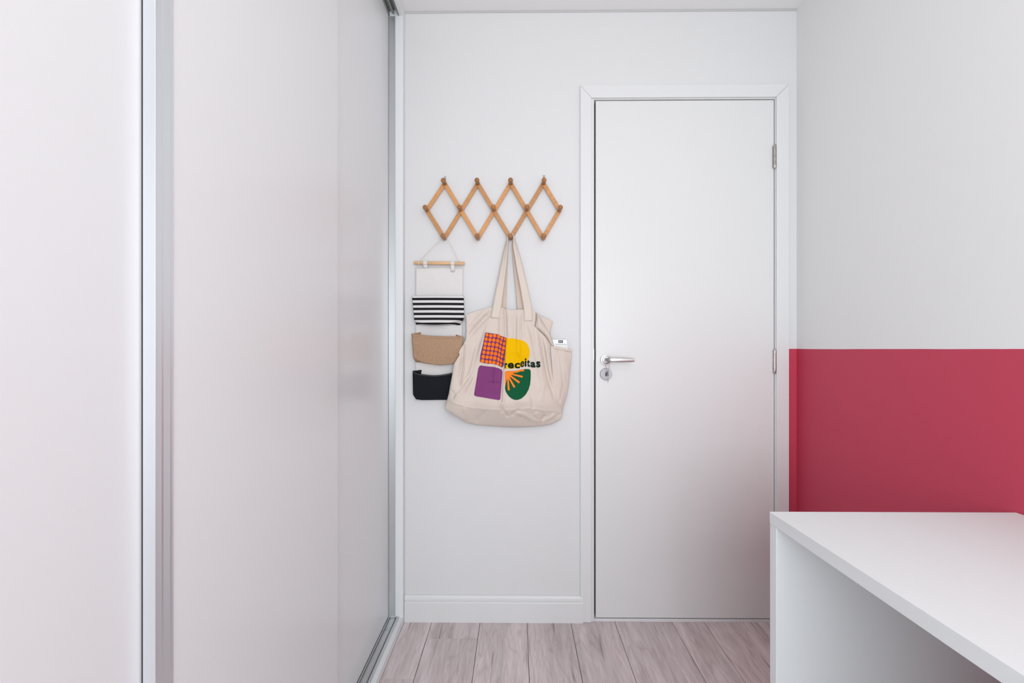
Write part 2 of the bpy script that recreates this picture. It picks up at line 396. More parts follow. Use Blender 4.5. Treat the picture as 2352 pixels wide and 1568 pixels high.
# window behind the viewer
wn = thing('window_1', 'white framed window in the wall behind the viewer', 'window', ((WIN[0]+WIN[1])/2, YF-0.06, WIN[2]), kind='structure')
for n_, a in (('window_frame', (WIN[0], WIN[1], YF-0.09, YF-0.04, WIN[2], WIN[2]+0.04)), ('window_frame', (WIN[0], WIN[1], YF-0.09, YF-0.04, WIN[3]-0.04, WIN[3])),
              ('window_frame', (WIN[0], WIN[0]+0.04, YF-0.09, YF-0.04, WIN[2]+0.04, WIN[3]-0.04)), ('window_frame', (WIN[1]-0.04, WIN[1], YF-0.09, YF-0.04, WIN[2]+0.04, WIN[3]-0.04)),
              ('window_mullion', ((WIN[0]+WIN[1])/2-0.03, (WIN[0]+WIN[1])/2+0.03, YF-0.09, YF-0.04, WIN[2]+0.04, WIN[3]-0.04))):
    box(n_, *a, MT['wprofile'], wn)
for s in (0, 1):
    mx_ = (WIN[0]+WIN[1])/2
    box('window_pane', (WIN[0]+0.04, mx_+0.03)[s], (mx_-0.03, WIN[1]-0.04)[s], YF-0.067, YF-0.063, WIN[2]+0.04, WIN[3]-0.04, MT['glass'], wn, bevel=0)

# baseboards: stepped moulding
def moulding(name, x0, x1, label):
    y = YW; T = 0.016; h = Z(1367.5, YW-0.008)
    pf = [(0, 0), (T, 0), (T, h-0.027), (T-0.0015, h-0.0245), (T-0.0055, h-0.0225), (T-0.0055, h-0.0195), (T-0.0015, h-0.017),
          (T-0.0025, h-0.009), (T-0.007, h-0.002), (T-0.009, h), (0, h)]
    o = prism(name, pf, lambda p, t: (t, y-p[0], p[1]), x0, x1, MT['trim'])
    tag(o, label, 'baseboard', kind='structure'); return o
moulding('baseboard_back', XS+0.001, X(1338), 'white stepped baseboard below the hanging bags')
o = box('baseboard_right', XR-0.014, XR-0.0005, YF+0.01, YW-0.002, 0.0005, 0.10, MT['trim']); tag(o, 'white baseboard along the red wall behind the desk', 'baseboard', kind='structure')

# ------------------------------------------------------------------ door
dr = thing('door_1', 'white flush interior door with steel lever handle', 'door', ((DX0+DX1)/2, YW, 0), kind='structure')
cx0, cx1, cz = X(1333, YW-0.012), X(1812.5, YW-0.012), Z(194, YW-0.012, 1570)
jx0, jx1, jz = DX0, DX1, DZ
ix0, ix1, iz = X(1358.5, YW-0.012), X(1784.0, YW-0.012), Z(223, YW-0.012, 1570)
T = 0.012
def casing(pts):
    vs = [(p[0], YW-T, p[1]) for p in pts] + [(p[0], YW, p[1]) for p in pts]
    n = len(pts)
    fs = [tuple(range(n))[::-1], tuple(range(n, 2*n))] + [(i, (i+1) % n, n+(i+1) % n, n+i) for i in range(n)]
    o = mesh('casing', vs, fs, MT['trim'], dr, bevel=0.0012)
    bm = bmesh.new(); bm.from_mesh(o.data); bmesh.ops.recalc_face_normals(bm, faces=bm.faces); bm.to_mesh(o.data); bm.free()
g = 0.0004
casing([(cx0, 0.0008), (ix0, 0.0008), (ix0, iz-g), (cx0, cz-g)])
casing([(cx1, 0.0008), (ix1, 0.0008), (ix1, iz-g), (cx1, cz-g)])
casing([(cx0+g, cz), (ix0+g, iz), (ix1-g, iz), (cx1-g, cz)])
# jamb lining with rebate and stop
vs, fs = [], []
for (xa, xb, sx) in ((DX0-0.03, DX0, 1), (DX1, DX1+0.03, -1)):
    bx(vs, fs, xa, xb, YW-0.003, YW+0.14, 0, DZ+0.03)
bx(vs, fs, DX0, DX1, YW-0.003, YW+0.14, DZ, DZ+0.03)
mesh('jamb', vs, fs, MT['trim'], dr, bevel=0.0008)
vs, fs = [], []
bx(vs, fs, DX0, DX0+0.012, YW+0.036, YW+0.06, 0, DZ); bx(vs, fs, DX1-0.012, DX1, YW+0.036, YW+0.06, 0, DZ)
bx(vs, fs, DX0, DX1, YW+0.036, YW+0.06, DZ-0.012, DZ)
mesh('door_stop', vs, fs, MT['gap'], dr)  # stop coloured dark so shade is painted into the gap round the leaf
lx0, lx1, lz0, lz1 = X(1368.3), X(1777.2), Z(1418.5, YW, 1570), Z(231, YW, 1570)
box('door_leaf', lx0, lx1, YW-0.0015, YW+0.034, lz0, lz1, MT['leaf'], dr, bevel=0.0015)
box('threshold', DX0, DX1, YW-0.004, YW+0.10, 0.0002, Z(1420.6, YW, 1570), MT['trim'], dr, bevel=0.001)
box('dark_gap_backing', DX0+0.001, DX1-0.001, YW+0.10, YW+0.13, 0.001, DZ, MT['gap'], dr, bevel=0)  # dark sheet behind the leaf, colours the door gaps as shade
box('strike_plate', DX0-0.0014, DX0+0.0006, YW-0.0036, YW+0.02, Z(827), Z(801), MT['satin'], dr, bevel=0.0003)
# hinges: barrel with knuckles
for (va, vb, nk) in ((331, 387, 4), (801, 858, 2), (1290, 1347, 3)):
    hx, hy = X(1779.5, YW-0.010), YW-0.010
    zb, zt = Z(vb, hy, 1779), Z(va, hy, 1779)
    h = bpy.data.objects.new('hinge', None); C.objects.link(h); h.parent = dr; h.location = Vector((hx, hy, zb)) - wloc(dr)
    prof = []; Lh = zt-zb; R = 0.0052
    prof.append((0.002, 0)); prof.append((R*0.8, 0.002)); prof.append((R, 0.005))
    cuts = {4: (.2, .27, .48, .55, .80), 2: (.2, .78), 3: (.33, .66)}[nk]
    for c in cuts:
        z = c*Lh; prof += [(R, z-0.0008), (R*0.78, z-0.0004), (R*0.78, z+0.0004), (R, z+0.0008)]
    prof += [(R, Lh-0.005), (R*0.8, Lh-0.002), (0.002, Lh)]
    lathe('hinge_barrel', prof, MT['steel'], h, (hx, hy, zb), 'Z', 16)
    box('hinge_plate', hx-0.006, hx+0.0062, YW-0.0068, YW-0.0015, zb+0.006, zt-0.006, MT['steel'], h, bevel=0.0003)
# lever handle
hc = at(1391.7, 825.5, YW-0.006)
hd = bpy.data.objects.new('door_handle', None); C.objects.link(hd); hd.parent = dr; hd.location = Vector((hc[0], YW, hc[2])) - wloc(dr)
tag(hd, 'brushed steel lever handle on round rose')
R = 0.0222
lathe('rose', [(R, -0.0), (R, 0.006), (R-0.001, 0.0075), (0.013, 0.008), (0.0125, 0.0085), (0.0, 0.0085)], MT['satin'], hd, (hc[0], YW-0.0015, hc[2]), '-Y', 40)
# lever: neck out of the rose, bends right, tapers
Yl = YW-0.048
n0 = Vector((hc[0], YW-0.008, hc[2])); ex = at(1457, 828.2, Yl)
secs = []
def sec(c, tdir, hh, hw):
    s = Vector((-tdir.y, tdir.x, 0)).normalized()
    out = []
    for k in range(16):
        a = 2*math.pi*k/16
        ca, sa = math.cos(a), math.sin(a)
        e = 0.55
        out.append(c + s*hw*math.copysign(abs(ca)**e, ca) + Vector((0, 0, 1))*hh*math.copysign(abs(sa)**e, sa))
    return out
path = [(0, 0.0, (0, -1), .0078, .0078), (0, .018, (0, -1), .0078, .0078), (0.001, .030, (.25, -1), .0080, .0075), (0.006, .0375, (.8, -.8), .0083, .0065),
        (0.014, .0405, (1, -.15), .0088, .0055), (0.035, .0415, (1, 0), .0092, .0045), (0.065, .0412, (1, 0.02), .0090, .0042), (0.095, .0400, (1, 0.03), .0078, .0040), (0.1145, .0395, (1, 0.03), .0066, .0038)]
vs, fs = [], []
Lx = ex[0]-hc[0]
for (dx, dy, td, hh, hw) in path:
    c = Vector((hc[0]+dx*Lx/0.1145, YW-0.008-dy, hc[2]-0.0012*(dx/0.1145)))
    vs += [tuple(q) for q in sec(c, Vector((td[0], td[1], 0)), hh, hw)]
for i in range(len(path)-1):
    for k in range(16): fs.append((i*16+k, i*16+(k+1) % 16, (i+1)*16+(k+1) % 16, (i+1)*16+k))
fs += [tuple(range(16))[::-1], tuple(range((len(path)-1)*16, len(path)*16))]
o = mesh('lever', vs, fs, MT['steel'], hd, smooth=True)
bm = bmesh.new(); bm.from_mesh(o.data); bmesh.ops.recalc_face_normals(bm, faces=bm.faces); bm.to_mesh(o.data); bm.free()
es = o.modifiers.new('split', 'EDGE_SPLIT'); es.split_angle = math.radians(50)
kc = at(1392, 858.8, YW-0.006)
lk = bpy.data.objects.new('lock', None); C.objects.link(lk); lk.parent = dr; lk.location = Vector((kc[0], YW, kc[2])) - wloc(dr)
R = 0.0238
lathe('lock_rose', [(R, 0), (R, 0.0055), (R-0.001, 0.007), (0.0, 0.007)], mat('satin steel rose', (0.33, 0.315, 0.325), 0.45, metal=0.9), lk, (kc[0], YW-0.0015, kc[2]), '-Y', 40)
box('keyhole', kc[0]-0.0028, kc[0]+0.0022, YW-0.0094, YW-0.0080, kc[2]-0.0085, kc[2]+0.0085, MT['dark'], lk, bevel=0.0006)
lathe('cylinder', [(0.0036, 0), (0.0036, 0.0016), (0, 0.0016)], mat('dark steel core', (0.12, 0.115, 0.115), 0.4, metal=1), lk, (kc[0]-0.0003, YW-0.0082, kc[2]+0.005), '-Y', 20)
# the key in the lock, seen edge-on, its wire ring looped over the lever neck and a second key hanging from it
ky = thing('key', 'steel key standing in the door lock below the lever', 'key', (kc[0]+0.002, YW-0.012, kc[2]-0.01))
box('key_blade', kc[0]+0.0009, kc[0]+0.0028, YW-0.026, YW-0.0095, kc[2]-0.001, kc[2]+0.006, MT['steel'], ky, bevel=0.0003)
pts = []
for k in range(18):
    a = 2*math.pi*k/18; pts.append((YW-0.034+0.0105*math.cos(a), kc[2]+0.0025+0.0105*math.sin(a)))
prism('key_bow', pts, lambda p, t: (t, p[0], p[1]), kc[0]+0.0010, kc[0]+0.0027, mat('worn key steel', (0.30, 0.28, 0.28), 0.35, metal=1), ky, bevel=0.0003)
kz = thing('key_ring', 'thin wire key ring hooked over the door lever neck', 'key ring', (kc[0], YW-0.03, kc[2]))
rp = []
topz = hc[2]-0.0055
for k in range(36):
    a = 2*math.pi*k/36
    zc = kc[2]+0.0065; zt = hc[2]-0.006
    s = (1-math.cos(a))/2                # 0 bottom .. 1 top
    xx = 0.0105*math.sin(a)*(0.25+0.75*s)
    rp.append((kc[0]+0.0015+xx, YW-0.031, zc+(zt-zc)*s))
tube('wire', rp, 0.0008, mat('dark wire', (0.28, 0.24, 0.24), 0.35, metal=1), kz, 6, True)
k2 = thing('key', 'small second key dangling under the door lock', 'key', (kc[0]+0.002, YW-0.036, kc[2]-0.033))
vs, fs = [], []
bx(vs, fs, kc[0]+0.0012, kc[0]+0.0026, YW-0.040, YW-0.033, kc[2]-0.031, kc[2]-0.010)
bx(vs, fs, kc[0]-0.0025, kc[0]+0.0060, YW-0.038, YW-0.035, kc[2]-0.0235, kc[2]-0.0215)
mesh('key_shank', vs, fs, mat('dark steel', (0.25, 0.24, 0.24), 0.35, metal=1), k2, bevel=0.0003)

# ------------------------------------------------------------------ wardrobe with sliding doors
wd = thing('wardrobe', 'tall white built-in wardrobe with sliding doors and aluminium tracks', 'wardrobe', (-0.75, 0.9, 0))
YE = 1.816        # far end of the door run
YN = -0.10
ZT = 2.437
box('side_panel', -0.56, XS, YE, YW-0.0005, 0.0005, HC-0.0005, MT['melamine'], wd, bevel=0.0012)
box('end_panel', XL+0.002, XS-0.0, YN-0.02, YN, 0.0005, HC-0.0005, MT['melamine'], wd)
box('back_panel', XL+0.001, XL+0.012, YN, YE, 0.03, HC-0.001, MT['melamine'], wd)
box('base', XL+0.002, XS, YN, YE-0.0003, 0.0005, 0.0295, MT['melamine'], wd, bevel=0.001)
# bottom track: double channel, lips 5 mm high
pf = [(-0.469, 0.0297), (-0.469, 0.0345), (-0.4705, 0.0347), (-0.4765, 0.0350), (-0.4785, 0.0345), (-0.479, 0.0312), (-0.4840, 0.0308), (-0.4842, 0.0318), (-0.4858, 0.0318), (-0.4860, 0.0308),
      (-0.5035, 0.0308), (-0.504, 0.0350), (-0.5085, 0.0352), (-0.509, 0.0312), (-0.535, 0.0312), (-0.535, 0.0345), (-0.545, 0.0345), (-0.545, 0.0297)]
prism('bottom_track', pf, lambda p, t: (p[0], t, p[1]), YN, YE-0.0006, MT['alu'], wd)
box('groove_shade', -0.4802, -0.4787, YN, YE-0.004, 0.0309, 0.0352, MT['dark'], wd, bevel=0)  # black strip painted in for the shade of a slot beside the lip
box('groove_shade', -0.5046, -0.5036, YN, YE-0.004, 0.0309, 0.0352, mat('groove shade grey', (0.08, 0.08, 0.08), 0.8), wd, bevel=0)  # grey strip painted in for groove shade on the door side
lathe('track_screw', [(0.0032, 0), (0.0032, 0.0010), (0.001, 0.0018)], MT['satin'], wd, (-0.4955, YE-0.085, 0.0310), 'Z', 12)
# top track: deep double channel below a white board
box('top_board', XL+0.002, -0.4695, YN, YE-0.0003, HC-0.013, HC-0.001, MT['melamine'], wd)
box('fascia', -0.4685, XS, YN, YE-0.0003, ZT, HC-0.0005, MT['melamine'], wd, bevel=0.0008)
zt = HC-0.0135
pf = [(-0.4695, zt), (-0.4695, ZT-0.0008), (-0.4720, ZT-0.0008), (-0.4720, zt-0.004), (-0.4885, zt-0.004), (-0.4885, ZT+0.004), (-0.4930, ZT+0.004), (-0.4930, zt-0.008), (-0.5060, zt-0.008),
      (-0.5060, ZT-0.001), (-0.5095, ZT-0.001), (-0.5095, zt-0.004), (-0.540, zt-0.004), (-0.540, ZT), (-0.545, ZT), (-0.545, zt)]
prism('top_track', pf, lambda p, t: (p[0], t, p[1]), YN, YE-0.0006, mat('dark satin aluminium', (0.34, 0.35, 0.34), 0.4, metal=0.8), wd)
# closing channel on the far side, in line with the empty front track
pf = [(-0.5095, YE-0.0008), (-0.5095, YE-0.006), (-0.5080, YE-0.006), (-0.5078, YE-0.003), (-0.4860, YE-0.003), (-0.4858, YE-0.006), (-0.4838, YE-0.006), (-0.4838, YE-0.0008)]
prism('closing_channel', pf, lambda p, t: (p[0], p[1], t), 0.0355, ZT-0.004, MT['alu'], wd)

def sliding_door(y0, y1, xf, near_profile, label=None):
    dd = bpy.data.objects.new('sliding_door', None); C.objects.link(dd); dd.parent = wd; dd.location = Vector((xf-0.01, (y0+y1)/2, 0.034)) - wloc(wd)
    if label: dd['label'] = label
    ya = y0 + (0.0345 if near_profile else 0)
    box('door_panel', xf-0.0165, xf-0.0014, ya, y1, 0.0365, ZT+0.006, MT['wpanel'], dd, bevel=0.0006)
    if near_profile:
        # finger-pull profile: solid flank towards the viewer, two shallow grooves on the room side
        o_ = [(xf-0.0170, y0), (xf-0.0002, y0), (xf, y0+0.0002), (xf, y0+0.0022), (xf-0.0009, y0+0.0030), (xf-0.0009, y0+0.0120), (xf-0.0004, y0+0.0150),
              (xf-0.0004, y0+0.0270), (xf, y0+0.0300), (xf, y0+0.0325), (xf-0.0022, y0+0.0328), (xf-0.0022, y0+0.0345), (xf-0.0170, y0+0.0345)]
        prism('handle_profile', o_, lambda p, t: (p[0], p[1], t), 0.0362, ZT+0.006, MT['wprofile'], dd)
        box('shadow_gap', xf-0.0022, xf-0.0016, y0+0.0329, y0+0.0347, 0.037, ZT+0.005, MT['alu'], dd, bevel=0)
        box('gap_shade', xf-0.0192, xf-0.0171, y0+0.0006, y0+0.0030, 0.037, ZT+0.004, MT['dark'], dd, bevel=0)  # black strip painting the shade in the crevice behind the profile
    return dd
XF = -0.491
yn2 = 0.6140
sliding_door(YN+0.002, yn2+0.09, -0.5094, False)
sliding_door(yn2, 1.2500, XF, True)
sliding_door(1.19, YE-0.0015, -0.5094, False)

# ------------------------------------------------------------------ desk
ZD = 0.735
dx0 = X(1767.6, 1.041)
dk = thing('desk', 'plain white desk with thick top against the red wall', 'desk', ((dx0+XR)/2, 0.5, 0))
YD = -0.20
box('desk_top', dx0, XR-0.0015, YD, 1.041, ZD-0.0262, ZD, MT['melamine'], dk, bevel=0.0008)
box('leg_or_shade_panel', dx0+0.0006, XR-0.0145, 1.0405-0.0245, 1.0405, 0.0008, ZD-0.0266, MT['melamine'], dk, bevel=0.0008)
box('leg_or_shade_panel', dx0+0.0006, XR-0.0145, YD+0.001, YD+0.0255, 0.0008, ZD-0.0266, MT['melamine'], dk, bevel=0.0008)
box('leg_or_shade_panel', dx0+0.02, XR-0.0145, 0.33, 0.3545, 0.0008, ZD-0.0266, MT['melamine'], dk, bevel=0.0008)  # unseen middle panel, added to keep light off the far end panel
box('back_rail', XR-0.034, XR-0.0148, 0.3555, 1.0155, ZD-0.27, ZD-0.0266, MT['melamine'], dk, bevel=0.0008)

# pendant lamp behind the viewer: rose, cord and an open ring shade round the bulb
cl = thing('ceiling_lamp', 'white pendant lamp with a small ring shade above the viewer', 'lamp', (0.36, 0.15, HC-0.05))
lathe('ceiling_rose', [(0.05, 0.0), (0.055, 0.01), (0.055, 0.0245)], MT['lampglass'], cl, (0.36, 0.15, HC-0.025), 'Z', 24)
tube('cord', [(0.36, 0.15, HC-0.025), (0.36, 0.15, 2.24)], 0.003, MT['lampglass'], cl)
lathe('socket', [(0.012, 0.0), (0.02, 0.01), (0.02, 0.04), (0.006, 0.05)], MT['lampglass'], cl, (0.36, 0.15, 2.19), 'Z', 20)

# ------------------------------------------------------------------ expanding peg rack
rk = thing('peg_rack', 'honey coloured wooden lattice peg rack on the white wall', 'coat rack', at(1134, 550, YW))
TOP = [(1021.3, 421.2), (1097.2, 421.0), (1173.0, 420.8), (1248.5, 420.6)]
MID = [(980.2, 482.0), (1057.8, 481.6), (1134.2, 481.2), (1209.6, 481.0), (1285.4, 482.0)]
BOT = [(1020.6, 546.4), (1097.6, 546.6), (1172.6, 546.3), (1247.6, 546.4)]
def slat(p, q, layer):
    y1 = YW-0.006-0.0052*layer; y0 = y1-0.005
    a, b = Vector(at(*p, y0)), Vector(at(*q, y0)); a.y = b.y = 0
    d = (b-a).normalized(); n = Vector((d.z, 0, -d.x)); Lh = (b-a).length/2; c = (a+b)/2
    hw, ext, ch = 0.0083, 0.0085, 0.004
    out = [(-Lh-ext, hw-ch), (-Lh-ext+ch, hw), (Lh+ext-ch, hw), (Lh+ext, hw-ch), (Lh+ext, -hw+ch), (Lh+ext-ch, -hw), (-Lh-ext+ch, -hw), (-Lh-ext, -hw+ch)]
    # local mesh with z along the slat so the grain follows it
    nn = len(out); vs = [(y, 0.0, x) for x, y in out] + [(y, 0.005, x) for x, y in out]
    fs = [tuple(range(nn)), tuple(range(nn, 2*nn))[::-1]] + [(i, nn+i, nn+(i+1) % nn, (i+1) % nn) for i in range(nn)]
    me = bpy.data.meshes.new('slat'); me.from_pydata(vs, [], fs); me.materials.append(MT['slat'])
    bm = bmesh.new(); bm.from_mesh(me); bmesh.ops.recalc_face_normals(bm, faces=bm.faces); bm.to_mesh(me); bm.free()
    o = bpy.data.objects.new('slat', me); C.objects.link(o); o.parent = rk
    o.location = Vector((c.x, y0, c.z)) - wloc(rk)
    o.rotation_euler = (0, math.atan2(d.x, d.z), 0)
    b_ = o.modifiers.new('bevel', 'BEVEL'); b_.width = 0.0008; b_.segments = 2
for k in range(3): slat(TOP[k], BOT[k+1], 1)
slat(TOP[3], MID[4], 1); slat(MID[0], BOT[0], 1)
for k in range(3): slat(BOT[k], TOP[k+1], 0)
slat(MID[0], TOP[0], 0); slat(BOT[3], MID[4], 0)
pm = None
prof = [(0.0062, -0.004), (0.0062, 0.0), (0.0086, 0.0005), (0.0090, 0.0040), (0.0084, 0.0085), (0.0074, 0.013), (0.0070, 0.019), (0.0074, 0.024), (0.0086, 0.0275),
        (0.0097, 0.031), (0.0098, 0.034), (0.0091, 0.0375), (0.0070, 0.0400), (0.0038, 0.0412), (0.0034, 0.0405), (0.0, 0.0404)]
peg_y = YW-0.0162
for i, (u, v) in enumerate(TOP+MID+BOT):
    p = at(u, v, peg_y)
    if pm is None:
        o = lathe('peg', prof, MT['peg'], rk, p, '-Y', 24)
        # move its origin to the pivot
        off = Vector(p) - wloc(rk)
        for vert in o.data.vertices: vert.co -= off
        o.location = off; pm = o
    else:
        o = pm.copy(); C.objects.link(o); o.parent = rk; o.location = Vector(p) - wloc(rk)
# the two little hooks it hangs from
for i, (u, v) in enumerate(((1022, 409), (1249.5, 406.5))):
    p = at(u, v, YW-0.004)
    h = thing('wall_hook', ('small clear hook above the top left peg of the rack', 'small clear hook above the top right peg of the rack')[i], 'hook', p, 'hooks holding the peg rack')
    box('hook_plate', p[0]-0.004, p[0]+0.004, YW-0.002, YW-0.0002, p[2]-0.010, p[2]+0.009, MT['clear'], h, bevel=0.0006)
    tube('hook_arm', [(p[0], YW-0.002, p[2]+0.002), (p[0], YW-0.006, p[2]-0.001), (p[0], YW-0.0075, p[2]+0.004)], 0.0014, MT['clear'], h)

# ------------------------------------------------------------------ hanging organizer with three pockets
def c2(u, v): return (930+u/4.3556, 580+v/4.3556)
def P2(u, v, r): a = c2(u, v); return Vector(at(a[0], a[1], YW-r))
og = thing('hanging_organizer', 'linen wall organizer with striped, brown and black pockets on a dowel', 'organizer', P2(340, 1470, 0.01))
ra, rb = P2(90, 101, 0.016), P2(597, 109, 0.016)
dvec = (rb-ra); Lr = dvec.length; rot = dvec.to_track_quat('X', 'Z').to_matrix()
o = lathe('dowel', [(0.0062, 0), (0.0070, 0.0008), (0.0070, Lr-0.0008), (0.0062, Lr)], MT['rod'], og, tuple(ra), 'X', 20, rot)
# backing cloth with faint waves
def grid_mesh(name, fn, nu, nv, m, parent, thick=0.001, uvfn=None, offset=1):
    vs, uvs = [], []
    for j in range(nv+1):
        for i in range(nu+1):
            vs.append(tuple(fn(i/nu, j/nv))); uvs.append(uvfn(i/nu, j/nv) if uvfn else (i/nu, j/nv))
    fs = [(j*(nu+1)+i, (j+1)*(nu+1)+i, (j+1)*(nu+1)+i+1, j*(nu+1)+i+1) for j in range(nv) for i in range(nu)]
    o = mesh(name, vs, fs, m, parent, smooth=True, uvs=uvs)
    if thick:
        s = o.modifiers.new('solid', 'SOLIDIFY'); s.thickness = thick; s.offset = offset
    return o
def bk(s, t):
    v = 152+t*(1476-152)
    ul = 108-6*t; ur = 582-16*t
    if t < 0.2: pass
    r = 0.0085+0.0012*math.sin(s*5+t*7)+0.0012*math.sin(t*17+1)*math.sin(s*6)
    return P2(ul+s*(ur-ul), v + 2*math.sin(s*9), r)
grid_mesh('backing_cloth', bk, 30, 80, MT['linen'], og, 0.0012)
for (ua, ub, dv) in ((184, 226, 0), (458, 497, 3)):
    pts = []
    for k in range(13):
        a = math.radians(-90+k*15)   # over the front of the dowel
        cy, cz = math.cos(a)*0.0082, math.sin(a)*0.0082
        pts.append((cy, cz))
    c = P2((ua+ub)/2, 104+dv, 0.016)
    hw = (P2(ub, 0, 0.02)-P2(ua, 0, 0.02)).x/2
    zb = P2(ua, 192 if dv else 160, 0.011).z
    prof_ = [(0.0045, c.z-zb, )]
    line = [(YW-0.0112, zb), (YW-0.0185, c.z-0.012)] + [(c.y-cy, c.z+cz) for cy, cz in pts] + [(YW-0.0098, c.z-0.012), (YW-0.0098, zb)]
    def lf(s, t, line=line, c=c, hw=hw):
        f = t*(len(line)-1); i = min(int(f), len(line)-2); q = f-i
        y = line[i][0]*(1-q)+line[i+1][0]*q; z = line[i][1]*(1-q)+line[i+1][1]*q
        return Vector((c.x+(s*2-1)*hw, y, z))
    grid_mesh('hanging_loop', lf, 4, 34, MT['linen'], og, 0.0007)
# cord over the peg, knotted round the dowel ends
pg = BOT[0]; pc = Vector(at(pg[0], pg[1], YW-0.030))
ka, kb = P2(140, 90, 0.018), P2(540, 92, 0.018)
cp = [ka + Vector((-0.002, 0.004, -0.012)), ka]
for k in range(1, 12):
    f = k/12; q = ka.lerp(pc+Vector((-0.0092, 0, 0.001)), f); q.x -= 0.0010*math.sin(f*math.pi); cp.append(q)
for k in range(9):
    a = math.radians(180-k*22.5); cp.append(pc+Vector((0.0092*math.cos(a), 0, 0.001+0.0092*math.sin(a))))
for k in range(1, 12):
    f = k/12; q = (pc+Vector((0.0092, 0, 0.001))).lerp(kb, f); q.x += 0.0022*math.sin(f*math.pi); cp.append(q)
cp += [kb, kb+Vector((0.002, 0.004, -0.012))]
tube('cord', cp, 0.0010, MT['cord'], og, 8)
for kp in (ka, kb):
    c = Vector((kp.x, 0, 0)); ce = P2((kp.x-ra.x)/(rb.x-ra.x)*507+90, 105, 0.016)
    vs_ = []
    for w_ in range(2):
        ring = [(ce.x+0.0011*(w_*2-1)+0.0012*math.sin(a*2), ce.y+0.0085*math.cos(a), ce.z+0.0085*math.sin(a)) for a in [2*math.pi*k/20 for k in range(20)]]
        tube('cord_knot', ring, 0.0010, MT['cord'], og, 6, True)
    tube('cord_knot', [(ce.x, ce.y-0.0092, ce.z+0.0005), (ce.x-0.001, ce.y-0.0098, ce.z-0.003), (ce.x+0.001, ce.y-0.0088, ce.z-0.0055)], 0.0018, MT['cord'], og, 8)

def curve(pts, s):
    """smooth interpolation through points by arc length"""
    P = [Vector(p) for p in pts]
    if len(P) == 2: return P[0].lerp(P[1], s)
    d = [0]
    for i in range(1, len(P)): d.append(d[-1]+(P[i]-P[i-1]).length)
    f = s*d[-1]
    for i in range(len(P)-1):
        if f <= d[i+1] or i == len(P)-2:
            q = (f-d[i])/(d[i+1]-d[i]) if d[i+1] > d[i] else 0
            p0 = P[max(i-1, 0)]; p1 = P[i]; p2 = P[i+1]; p3 = P[min(i+2, len(P)-1)]
            return 0.5*((2*p1)+(p2-p0)*q+(2*p0-5*p1+4*p2-p3)*q*q+(3*p1-p0-3*p2+p3)*q*q*q)
def pocket(name, topf, foldf, wt, wb, rt, rf, m, period=None, bulge=0.006, label=None, wr=0.0105, hem=None):
    """topf / foldf: front top edge and front bottom fold (u, v) left to right; wt / wb: where the sides meet the backing"""
    vs, fs, uvs = [], [], []
    def add(fn, nu, nv, vf):
        n = len(vs)
        for j in range(nv+1):
            for i in range(nu+1):
                s, t = i/nu, j/nv
                vs.append(tuple(fn(s, t))); uvs.append((s, vf(s, t)))
        for j in range(nv):
            for i in range(nu):
                fs.append((n+j*(nu+1)+i, n+(j+1)*(nu+1)+i, n+(j+1)*(nu+1)+i+1, n+j*(nu+1)+i+1))
    def front(s, t):
        a = curve([(*p, 0) for p in topf], s); b = curve([(*p, 0) for p in foldf], s)
        q = a.lerp(b, t)
        r = (rt+(rf-rt)*t) + bulge*math.sin(math.pi*s)**0.7*math.sin(math.pi*min(1, t*0.9+0.1)) + 0.0010*math.sin(s*11+t*3)*math.sin(t*5+s*4)
        return P2(q.x, q.y, r)
    H = (foldf[0][1]-topf[0][1])
    vfront = (lambda s, t: (0.09+(front_v(s, t))/period)) if period else (lambda s, t: t)
    def front_v(s, t):
        b = curve([(*p, 0) for p in foldf], s); a = curve([(*p, 0) for p in topf], s)
        return (b.y-a.y)*t
    add(front, 40, 24, vfront)
    def side(k):
        def fn(s, t):
            e = 0 if k == 0 else 1
            f = front(e, t)
            wl = P2(wt[k][0]+(wb[k][0]-wt[k][0])*t, wt[k][1]+(wb[k][1]-wt[k][1])*t, wr)
            q = wl.lerp(f, s if k == 0 else 1-s)
            q.x += (-1 if k == 0 else 1)*(-0.003)*math.sin(math.pi*s)*(0.4+t)
            return q
        return fn
    add(side(0), 8, 24, (lambda s, t: vfront(0, t))); add(side(1), 8, 24, (lambda s, t: vfront(1, t)))
    def bot(s, t):
        f = front(s, 1.0); wl = P2(wb[0][0]+(wb[1][0]-wb[0][0])*s, wb[0][1]+(wb[1][1]-wb[0][1])*s, wr)
        q = f.lerp(wl, t); q.z -= 0.002*math.sin(math.pi*t); return q
    add(bot, 40, 10, (lambda s, t: vfront(s, 1)+t*(1.2 if period else 1)))
    o = mesh(name, vs, fs, m, og, smooth=True, uvs=uvs)
    bm = bmesh.new(); bm.from_mesh(o.data); bmesh.ops.remove_doubles(bm, verts=bm.verts, dist=0.0003)
    bmesh.ops.recalc_face_normals(bm, faces=bm.faces); bm.to_mesh(o.data); bm.free()
    sd = o.modifiers.new('solid', 'SOLIDIFY'); sd.thickness = 0.0014; sd.offset = 0
    if label: o['label'] = label
    if hem:
        pts = []
        for k in range(41):
            q = front(k/40, hem); pts.append(tuple(q+Vector((0, -0.0010, 0))))
        tube('stitching', pts, 0.00042, hem_mat, o, 5)
    return o
hem_mat = MT['blackedge']
pocket('pocket', [(72, 432), (330, 431), (587, 433)], [(95, 674), (130, 690), (215, 712), (330, 716), (450, 698), (540, 674), (592, 655)],
       [(118, 424), (566, 426)], [(118, 724), (552, 724)], 0.032, 0.040, MT['stripe'], period=49.5, bulge=0.005, label='pocket with black and white stripes')
hem_mat = mat('brown thread', (0.34, 0.20, 0.11), 0.9)
